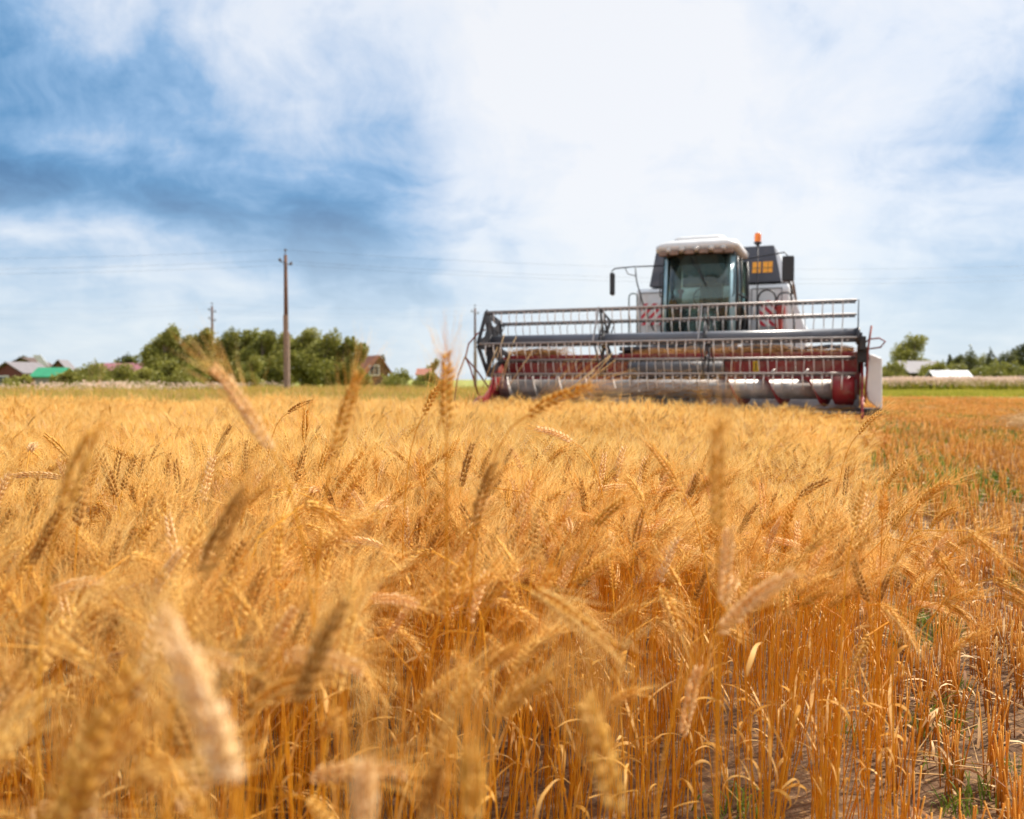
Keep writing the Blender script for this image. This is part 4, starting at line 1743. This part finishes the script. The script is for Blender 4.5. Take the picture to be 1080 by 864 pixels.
# mirrors
m = MB()
m.tube([(-.52, 2.75, 3.34), (-1.02, 2.45, 3.31), (-1.36, 2.3, 3.27), (-1.42, 2.28, 3.22)], .012, 8)
m.tube([(-1.18, 2.38, 3.28), (-1.13, 2.4, 3.17), (-1.02, 2.5, 3.14), (-.98, 2.5, 3.15)], .009, 8)
arm = part(m, 'mirror_arm', M_DARK)
m = MB()
m.box(-1.455, -1.375, 2.24, 2.40, 2.76, 3.20)
part(m, 'mirror', M_BLKPL, arm, bevel=.035)
m = MB()
m.tube([(.86, 3.0, 3.40), (1.3, 2.8, 3.43), (1.72, 2.6, 3.45), (1.79, 2.6, 3.36)], .012, 8)
m.tube([(1.79, 2.6, 2.95), (1.83, 2.7, 2.85), (1.85, 2.75, 2.7)], .02, 8)
arm = part(m, 'mirror_arm', M_DARK)
m = MB()
m.box(1.68, 1.89, 2.56, 2.63, 2.92, 3.38)
part(m, 'mirror', M_BLKPL, arm, bevel=.025)
# beacon
m = MB()
m.tube([(1.10, 4.1, 2.0), (1.10, 4.1, 3.86)], .013, 8)
m.lathe([(.015, 3.80), (.035, 3.84), (.075, 3.87), (.078, 3.90), (0, 3.90)], (1.10, 4.1, 0), 2, 20)
bc = part(m, 'beacon', M_DARK)
m = MB()
m.lathe([(.062, 3.90), (.066, 3.95), (.064, 4.04), (.056, 4.075), (0, 4.08)], (1.10, 4.1, 0), 2, 20)
part(m, 'beacon_lens', M_ORANGE, bc, label='orange beacon lens')


def straw_pile(name, label, boxes, n, dens_mat=M_STRAW, seed=3):
    r = random.Random(seed)
    m = MB()
    for (u0, u1, v0, v1, z0, z1, k) in boxes:
        for _ in range(k):
            p = Vector((r.uniform(u0, u1), r.uniform(v0, v1), z0 + (z1 - z0) * abs(r.gauss(0, .45))))
            a, L = r.gauss(0, .5) + (math.pi if r.random() < .5 else 0), r.uniform(.1, .3)
            q = p + Vector((math.cos(a), math.sin(a), r.gauss(-.05, .18))) * L
            m.tube([p, (p + q) / 2 + Vector((0, 0, .012)), q], .0035, 3, cap=False)
    o = m.build(name, dens_mat)
    o.location = CC
    o.rotation_euler = (0, 0, -YAW)
    tag(o, label, 'straw', kind='stuff')
    return o


straw_pile('loose_straw', 'brown straw caught on the header beam and auger of the harvester',
           [(-.55, .85, 1.0, 1.35, 1.585, 1.65, 800), (.85, 1.9, .95, 1.1, 1.59, 1.70, 260), (-2.95, -2.0, .95, 1.1, 1.585, 1.72, 300),
            (2.0, 2.9, .95, 1.08, 1.59, 1.66, 90), (-.5, .8, .2, .7, .85, 1.25, 420), (-2.8, -.7, .0, .3, .66, .8, 260), (.8, 2.8, .0, .3, .66, .74, 120)], 0, plant_mat('brown chaff', [(.22, .10, .03), (.40, .20, .06), (.56, .32, .12)], .15, .8, 12))
# cut stalks leaning through the reel
r = random.Random(5)
m = MB()
for (u, v, z, du, dz) in ((-2.75, -.62, .95, .28, .95), (-2.6, -.6, .95, .33, .9), (-2.5, -.62, 1.0, .2, .8), (-2.85, -.6, 1.0, .25, .7), (-2.4, -.6, 1.0, .42, .6),
                          (-1.45, -.66, .85, .85, .72), (-1.35, -.66, .85, .78, .60), (-1.5, -.66, .8, .6, .5), (-1.2, -.66, .85, .55, .66), (-1.25, -.6, .8, .9, .12), (-1.1, -.6, .82, .9, .05)):
    m.tube([(u, v, z), (u + du * .5, v + .02, z + dz * .52), (u + du, v + .06, z + dz)], .006, 4)
o = m.build('loose_stalks', M_STRAW)
o.location = CC
o.rotation_euler = (0, 0, -YAW)
tag(o, 'pale cut stalks tangled across the tines of the harvester reel', 'straw', kind='stuff')


# ------------------------------------------------------------------ utility poles and wires
def pole(px, ytop, D, cross, label, extra=None):
    top = at(px, ytop, D)
    gz = 0
    hgt = top.z
    o = thing('utility_pole', label, 'utility pole', (top.x, D, 0), 0, 'utility poles behind the field')
    stub = hgt * .50
    m = MB()
    m.tube([(0, 0, stub * .9), (0, 0, hgt * .7), (0, 0, hgt * .955)], [.15, .13, .11], 10)
    m.build('timber_mast', M_WOOD, o)
    m = MB()
    vs = []
    m.prism([(-.13, -.25), (.15, -.25), (.15, -.10), (-.13, -.10)], 2, -.3, stub + .5)
    m.prism([(-.17, -.095), (.19, -.095), (.19, .17), (-.17, .17)], 2, -.3, stub * .88)
    m.build('concrete_stub', M_CONC, o, bevel=.02)
    m = MB()
    m.tube([(0, 0, hgt * .94), (0, 0, hgt * .985)], .03, 6)
    m.lathe([(.03, -.05), (.09, -.03), (.09, .02), (.06, .03), (.09, .05), (.07, .10), (0, .13)], (0, 0, hgt * .985), 2, 10)
    for zc, L in cross:
        m.tube([(-L, 0, zc * hgt + .12), (0, -.14, zc * hgt), (L, 0, zc * hgt - .12)], .035, 6)
        for s in (-1, 1):
            m.lathe([(.03, 0), (.10, .03), (.10, .09), (.06, .11), (.10, .13), (.07, .2), (0, .22)], (s * L, 0, zc * hgt - s * .12), 2, 10)
    m.build('cross_arm', M_ISO, o)
    return top


def wires(tops, cross, label, rad):
    k = 0
    spans = []
    for a, b in zip(tops[:-1], tops[1:]):
        for (dx, zf, dzo) in cross:
            p = Vector((a.x + dx, a.y, a.z * zf + dzo))
            q = Vector((b.x + dx, b.y, b.z * zf + dzo))
            m = MB()
            pts = []
            L = (q - p).length
            for i in range(25):
                t = i / 24
                pts.append(p.lerp(q, t) - Vector((0, 0, L * .016 * 4 * t * (1 - t))))
            m.tube([x - p for x in pts], rad, 5)
            o = m.build('power_line', M_WIRE)
            o.location = p
            tag(o, label, 'power line', group=label)
            k += 1


T1 = pole(301, 262, 55, [(.90, .36)], 'tall timber utility pole on concrete stub, the thickest of the poles')
T2 = pole(223.5, 319, 96, [(.90, .36), (.80, .34)], 'thin far utility pole with two cross arms in front of the willow row')
T3 = pole(501, 321, 97, [(.90, .36)], 'thin far utility pole standing just beside the header end of the harvester')
TL, TR = Vector((-72, 50, T1.z)), Vector((46, 57, T1.z - .3))
wires([TL, T1, TR], [(0, .99, 0), (-.50, .91, .1), (.50, .90, -.1)], 'thin dark power line strung high across the sky past the tall pole', .0045)
for q, lab in ((TL, 'tall timber pole carrying the lines away beyond the green roof'), (TR, 'tall timber pole carrying the lines away beyond the harvester')):
    pass
wires([Vector((-75, 96, T2.z)), T2, T3, Vector((30, 98, T3.z))], [(0, .99, 0), (-.5, .91, .1), (.5, .89, -.1)], 'faint low power line between the thin far poles', .003)


# ------------------------------------------------------------------ trees
def tree(name, px, ytop, D, wpx, label, fmat, seed, shape='round', trunk=.18, n=2600, leaf=.16, group=None, cat='tree', dens=3.0):
    top = at(px, ytop, D)
    hgt = top.z
    rad = wpx / 2 / F * D
    o = thing(name, label, cat, (top.x, D, 0), 0, group)
    r = random.Random(seed)
    q = np.random.RandomState(seed)
    zb = hgt * (.05 if shape != 'tall' else .30)
    # lobes: clumps of foliage on the limbs
    lobes = []
    nl = 20 if shape != 'cone' else 18
    for i in range(nl):
        if shape == 'cone':
            t = (i + .5) / nl
            zz = zb + (hgt - zb) * t
            rr = rad * (1 - t) ** .75
            a = i * 2.4
            lobes.append((rr * .55 * math.cos(a), rr * .55 * math.sin(a), zz, max(.18, rr * .62), (hgt - zb) * .10))
        else:
            a = i * 2.4
            t = ((i * .618) % 1)
            zz = zb + (hgt - zb) * (.12 + .76 * t)
            env = math.sin(math.pi * min(.97, .16 + .74 * t)) ** .6
            rr = rad * env * r.uniform(.35, .8)
            s = rad * r.uniform(.42, .62) * (1.0 if t < .8 else .75)
            lobes.append((rr * math.cos(a), rr * math.sin(a), min(zz, hgt - s * .55), s, s * r.uniform(.7, 1.0)))
    for i in range(16 if shape != 'cone' else 0):
        # small outer sprays that break up the outline
        a, e = r.uniform(0, 6.28), r.uniform(-.1, 1.45)
        s = rad * r.uniform(.10, .20)
        l = lobes[r.randrange(nl)]
        lobes.append((l[0] + l[3] * math.cos(a) * math.cos(e) * 1.05, l[1] + l[3] * math.sin(a) * math.cos(e) * 1.05, max(.3, l[2] + l[4] * math.sin(e) * 1.1), s, s * 1.4))
    m = MB()
    m.tube([(0, 0, -.1), (.05 * r.uniform(-1, 1), 0, hgt * .3), (0, .04, hgt * .78)], [trunk, trunk * .75, trunk * .2], 8)
    for l in lobes[:11]:
        zs = max(.1 * hgt, l[2] - rad * .5)
        m.tube([(0, 0, zs * .8), (l[0] * .5, l[1] * .5, (zs * .8 + l[2]) / 2 - .05), (l[0], l[1], l[2])], [trunk * .4, trunk * .25, trunk * .06], 5, cap=False)
    m.build('trunk', M_BARK, o)
    vs, fs = [], []
    c = 0
    tot = sum(l[3] ** 2 for l in lobes)
    vsl = []
    for l in lobes:
        k = int(n * dens * l[3] ** 2 / tot)
        d = q.normal(size=(k, 3))
        d /= np.linalg.norm(d, axis=1)[:, None] + 1e-9
        rr = q.uniform(.15, 1, (k, 1)) ** .45 * (1 + .22 * q.normal(size=(k, 1)) * (q.rand(k, 1) < .3))
        P = d * rr * np.array([l[3], l[3], l[4]]) + np.array(l[:3])
        keep = P[:, 2] > .02
        P = P[keep]
        k = len(P)
        a = q.normal(size=(k, 3)); a /= np.linalg.norm(a, axis=1)[:, None]
        b = np.cross(a, q.normal(size=(k, 3))); b /= np.linalg.norm(b, axis=1)[:, None]
        sz = leaf * 1.35 * q.uniform(.5, 1.2, (k, 1))
        quad = np.stack([P - a * sz * .6, P + b * sz * .32, P + a * sz * .6, P - b * sz * .32], axis=1)
        vsl.append(quad.reshape(-1, 3))
    V = np.concatenate(vsl)
    me = bpy.data.meshes.new('crown')
    nf = len(V) // 4
    me.from_pydata(V.tolist(), [], [tuple(range(4 * i, 4 * i + 4)) for i in range(nf)])
    me.materials.append(fmat)
    cr = bpy.data.objects.new('crown', me)
    COL.objects.link(cr)
    cr.parent = o
    return o


WG = 'willows in the row behind the tall pole'
left_row = [(172, 342, 74, 36, 'round', M_FOL, 'willow at the outer end of the row, nearest the pink roof'),
            (193, 352, 77, 34, 'round', M_FOL, 'dense dark willow second from the pink roof'),
            (209, 343, 75, 34, 'round', M_FOL, 'high rounded willow just before the thin utility pole'),
            (233, 349, 76, 38, 'round', M_FOL, 'willow directly behind the thin utility pole'),
            (253, 345, 78, 38, 'round', M_FOL, 'second willow from the thin pole towards the tall pole'),
            (276, 347, 75, 36, 'round', M_FOL, 'willow whose crown rises over the small round bush'),
            (296, 350, 79, 34, 'round', M_FOL, 'willow directly behind the tall timber pole'),
            (318, 344, 75, 40, 'round', M_FOL2, 'lighter green willow on the harvester side of the tall pole'),
            (341, 350, 73, 40, 'round', M_FOL2, 'broad sunlit willow between the tall pole and the brown house'),
            (362, 356, 74, 34, 'round', M_FOL2, 'low sunlit willow second from the brown house'),
            (378, 362, 72, 24, 'round', M_FOL2, 'last and lowest willow, touching the brown house')]
for i, (px, yt, D, wp, sh, fm, lab) in enumerate(left_row):
    tree('willow_tree', px, yt - 3, D, wp * 1.2, lab, fm, 900 + i, sh, .16, 3000, .17, WG)
tree('bush', 265, 374, 66, 30, 'small round green bush in front of the willow row', M_FOL2, 930, 'round', .06, 1500, .12, cat='bush')
for i, (px, yt, wp, lab) in enumerate(((84, 390, 30, 'small low shrub between the green and pink roofs'), (148, 388, 30, 'low shrub touching the outermost willow'), (420, 394, 34, 'low bush between the brown house and the rusty shed'), (20, 396, 30, 'low shrub before the maroon house'), (450, 394, 24, 'low bush hiding the foot of the rusty shed'), (95, 384, 46, 'low hedge shrub in front of the pink roof'), (124, 385, 40, 'low shrub between the pink roof and the willow row'),
                                       (66, 391, 26, 'small shrub beside the green roof'), (176, 380, 36, 'light green shrub at the foot of the outermost willow'),
                                       (205, 382, 40, 'light green shrub before the thin utility pole'))):
    tree('shrub', px, yt, 66 - i * .7, wp, lab, M_FOL2, 940 + i, 'round', .05, 1300, .13, cat='shrub')
tree('round_tree', 130, 374, 120, 30, 'dark round treetop showing above the pink roof', M_FOLD, 950, 'round', .2, 1800, .22)
tree('spruce_tree', 404, 376, 88, 14, 'small dark spruce beside the brown house', M_FOLD, 951, 'cone', .07, 900, .14)
tree('fruit_tree', 17, 374, 118, 26, 'scrubby tree crown behind the brown gable roofs', M_FOLD, 952, 'round', .15, 1200, .2)
tree('garden_tree', 458, 375, 92, 18, 'small thin tree beside the rusty shed', M_FOL2, 953, 'round', .08, 700, .15)
tree('birch_tree', 965, 350, 118, 44, 'largest tree on the harvester side, with gaps in its crown, behind the grey roof', M_FOL, 1967, 'round', .25, 3000, .24)
rr_ = [(942, 384, 100, 30, 'round', M_FOL, 'round bush beside the white header end shield'),
       (928, 388, 101, 22, 'round', M_FOL, 'bush half hidden by the header end'),
       (1002, 375, 122, 14, 'cone', M_FOLD, 'small dark fir just beyond the white roof'),
       (1012, 373, 124, 22, 'round', M_FOLD, 'thin tree between the small fir and the tall fir'),
       (1024, 366, 118, 26, 'cone', M_FOLD, 'tall dark fir behind the end of the white roof'),
       (1045, 368, 119, 22, 'cone', M_FOLD, 'narrow fir between the tall fir and the picture-edge trees'),
       (1062, 372, 116, 34, 'round', M_FOLD, 'broad dark tree near the edge of the view'),
       (1082, 356, 117, 24, 'round', M_FOLD, 'tallest tree at the edge of the view, partly cut off'),
       (1035, 377, 121, 36, 'round', M_FOL, 'mid green tree filling the gap behind the narrow fir'),
       (988, 383, 104, 30, 'round', M_FOL2, 'yellow-green bush above the white roof ridge'),
       (1012, 384, 112, 26, 'round', M_FOL, 'mid green bush behind the white roof'),
       (1040, 389, 100, 30, 'round', M_FOL2, 'bright green bush beside the end of the white roof'),
       (1062, 385, 99, 34, 'round', M_FOL2, 'bright green bush second from the edge of the view'),
       (1082, 388, 98, 26, 'round', M_FOL, 'green bush at the very edge of the view')]
for i, (px, yt, D, wp, sh, fm, lab) in enumerate(rr_):
    b = 'bush' in lab
    tree('garden_bush' if b else ('fir_tree' if sh == 'cone' else 'village_tree'), px, yt, D, wp * 1.15, lab, fm, 970 + i, sh, .05 if b else .15,
         1500, .2, 'bushes of the far gardens' if b else 'trees of the far gardens', cat='bush' if b else 'tree')

# ------------------------------------------------------------------ houses


def house(px0, px1, yeave, yridge, D, depth, wall, roofm, label, rz=0, gable_front=True, over=.35, chimney=None, windows=(), ridge=None, name='house', trimm=None):
    """box house: front face spans px0..px1 at distance D"""
    a, b = at(px0, yeave, D), at(px1, yeave, D)
    W = (b.x - a.x)
    hE = a.z
    hR = at(px0, yridge, D).z
    cx = (a.x + b.x) / 2
    o = thing(name, label, 'house' if name != 'shed' else 'shed', (cx, D + depth / 2, 0), rz)
    w2, d2 = W / 2 - over, depth / 2 - over
    m = MB()
    if gable_front:
        poly = [(-w2, 0), (w2, 0), (w2, hE), (0, hR - .12), (-w2, hE)]
        m.prism(poly, 1, -d2, d2)
    else:
        poly = [(-d2, 0), (d2, 0), (d2, hE), (0, hR - .12), (-d2, hE)]
        m.prism(poly, 0, -w2, w2)
    m.build('wall', wall, o)
    m = MB()
    th = .10
    if gable_front:
        for s in (-1, 1):
            p = [(0, hR), (s * W / 2, hE - .12), (s * W / 2, hE - .12 + th), (0, hR + th)]
            m.prism(p if s > 0 else p[::-1], 1, -depth / 2, depth / 2)
    else:
        for s in (-1, 1):
            p = [(0, hR), (s * depth / 2, hE - .12), (s * depth / 2, hE - .12 + th), (0, hR + th)]
            m.prism(p if s > 0 else p[::-1], 0, -W / 2, W / 2)
    rf = m.build('roof', roofm, o)
    if chimney:
        m = MB()
        m.box(chimney - .3, chimney + .3, -.3, .3, hR - .6, hR + .7)
        m.box(chimney - .36, chimney + .36, -.36, .36, hR + .7, hR + .8)
        m.build('chimney', mat('chimney brick', (.30, .20, .16), .9), rf)
    for (wx, wz, ww, wh) in windows:
        m = MB()
        fy = -d2 - .03
        m.box(wx - ww / 2, wx + ww / 2, fy - .03, fy + .02, wz, wz + wh)
        f = m.build('window', trimm or M_WHITE, o)
        m = MB()
        m.box(wx - ww / 2 + .1, wx - .03, fy - .045, fy - .033, wz + .1, wz + wh - .1)
        m.box(wx + .03, wx + ww / 2 - .1, fy - .045, fy - .033, wz + .1, wz + wh - .1)
        m.build('pane', mat('dark pane', (.05, .06, .07), .1), f)
    return o


M_MAROON = mat('maroon boards', (.13, .035, .03), .8, 0, .15, 3)
M_GREYRF = mat('grey slate roof', (.20, .18, .19), .7, 0, .15, 3)
M_BRNRF = mat('brown roof', (.10, .065, .05), .8, 0, .2, 3)
M_GRNRF = mat('green metal roof', (.03, .27, .13), .5, 0, .08, 2)
M_PNKRF = mat('pink metal roof', (.30, .115, .13), .6, 0, .12, 3)
M_RUST = mat('rusty roof', (.33, .13, .09), .8, 0, .25, 2)
M_LOG = mat('brown log wall', (.15, .075, .05), .9, 0, .2, 3)
M_WHTRF = mat('white film roof', (.60, .60, .62), .4, 0, .06, 1)
M_LGREY = mat('light slate roof', (.27, .25, .26), .8, 0, .1, 1)
M_OLIVE = mat('olive boards', (.14, .12, .04), .85, 0, .2, 3)

house(-12, 34, 393, 382.5, 82, 4, M_MAROON, M_GREYRF, 'maroon gabled house with grey roof at the far village edge', rz=R(-16), windows=((-.6, .6, 1.3, .9),))
house(-4, 48, 389, 377.5, 104, 4, M_OLIVE, M_BRNRF, 'dark olive house with brown roof behind the maroon house', rz=0)
o = thing('roof_window_sheet', 'white metal sheet leaning on the brown roof slope', 'metal sheet', at(43, 381, 103.0))
m = MB()
m.prism([(-.9, .75), (.1, .75), (1.1, -.55), (.1, -.55)], 1, -.2, -.1)
m.build('sheet', M_WHTRF, o)
house(30, 64, 397, 388.5, 78, 3.2, M_LGREY, M_GRNRF, 'low building under a bright green metal roof', gable_front=False, name='shed')
house(46, 68, 392, 380, 98, 4, M_LOG, M_GREYRF, 'brown house with grey-brown roof beyond the green roof', rz=R(12))
house(92, 146, 391, 383.5, 96, 4, M_LOG, M_PNKRF, 'long house with faded pink roof behind low shrubs', gable_front=False)
house(374, 402, 393, 375.5, 84, 5, M_LOG, M_RUST, 'brown log house with white framed gable window beside the willows', rz=R(28), windows=((-.5, 1.5, 1.1, 1.1),))
house(438, 454, 395, 389.5, 90, 3, M_RUST, M_RUST, 'small rusty brick shed glimpsed over the wheat', gable_front=False, name='shed')
house(954, 1004, 393, 381, 106, 6, M_OLIVE, M_LGREY, 'house with light grey slate roof under the largest tree', gable_front=False, rz=R(8))
house(990, 1030, 400, 391.5, 94, 4, M_DARK, M_WHTRF, 'low shed with bright white sheet roof at the weed belt', gable_front=False, name='shed', rz=R(-6))


def fence(px0, px1, D, h, label):
    a, b = at(px0, 400, D), at(px1, 400, D)
    o = thing('garden_fence', label, 'fence', (a.x, D, 0))
    L = b.x - a.x
    n_ = int(L / 2.5)
    for i in range(n_ + 1):
        m = MB()
        m.box(i * L / n_ - .06, i * L / n_ + .06, -.06, .06, 0, h + .1)
        m.build('post', M_WOOD, o)
    m = MB()
    for z in (h * .25, h * .85):
        m.box(0, L, .063, .10, z - .04, z + .04)
    x = .05
    while x < L - .1:
        m.box(x, x + .1, .10, .12, .05, h * rnd.uniform(.92, 1.04))
        x += .15
    m.build('fence_panel', mat('grey fence boards', (.20, .17, .14), .9, 0, .25, 3), o)


fence(934, 992, 96, 1.35, 'weathered grey board fence below the largest tree')
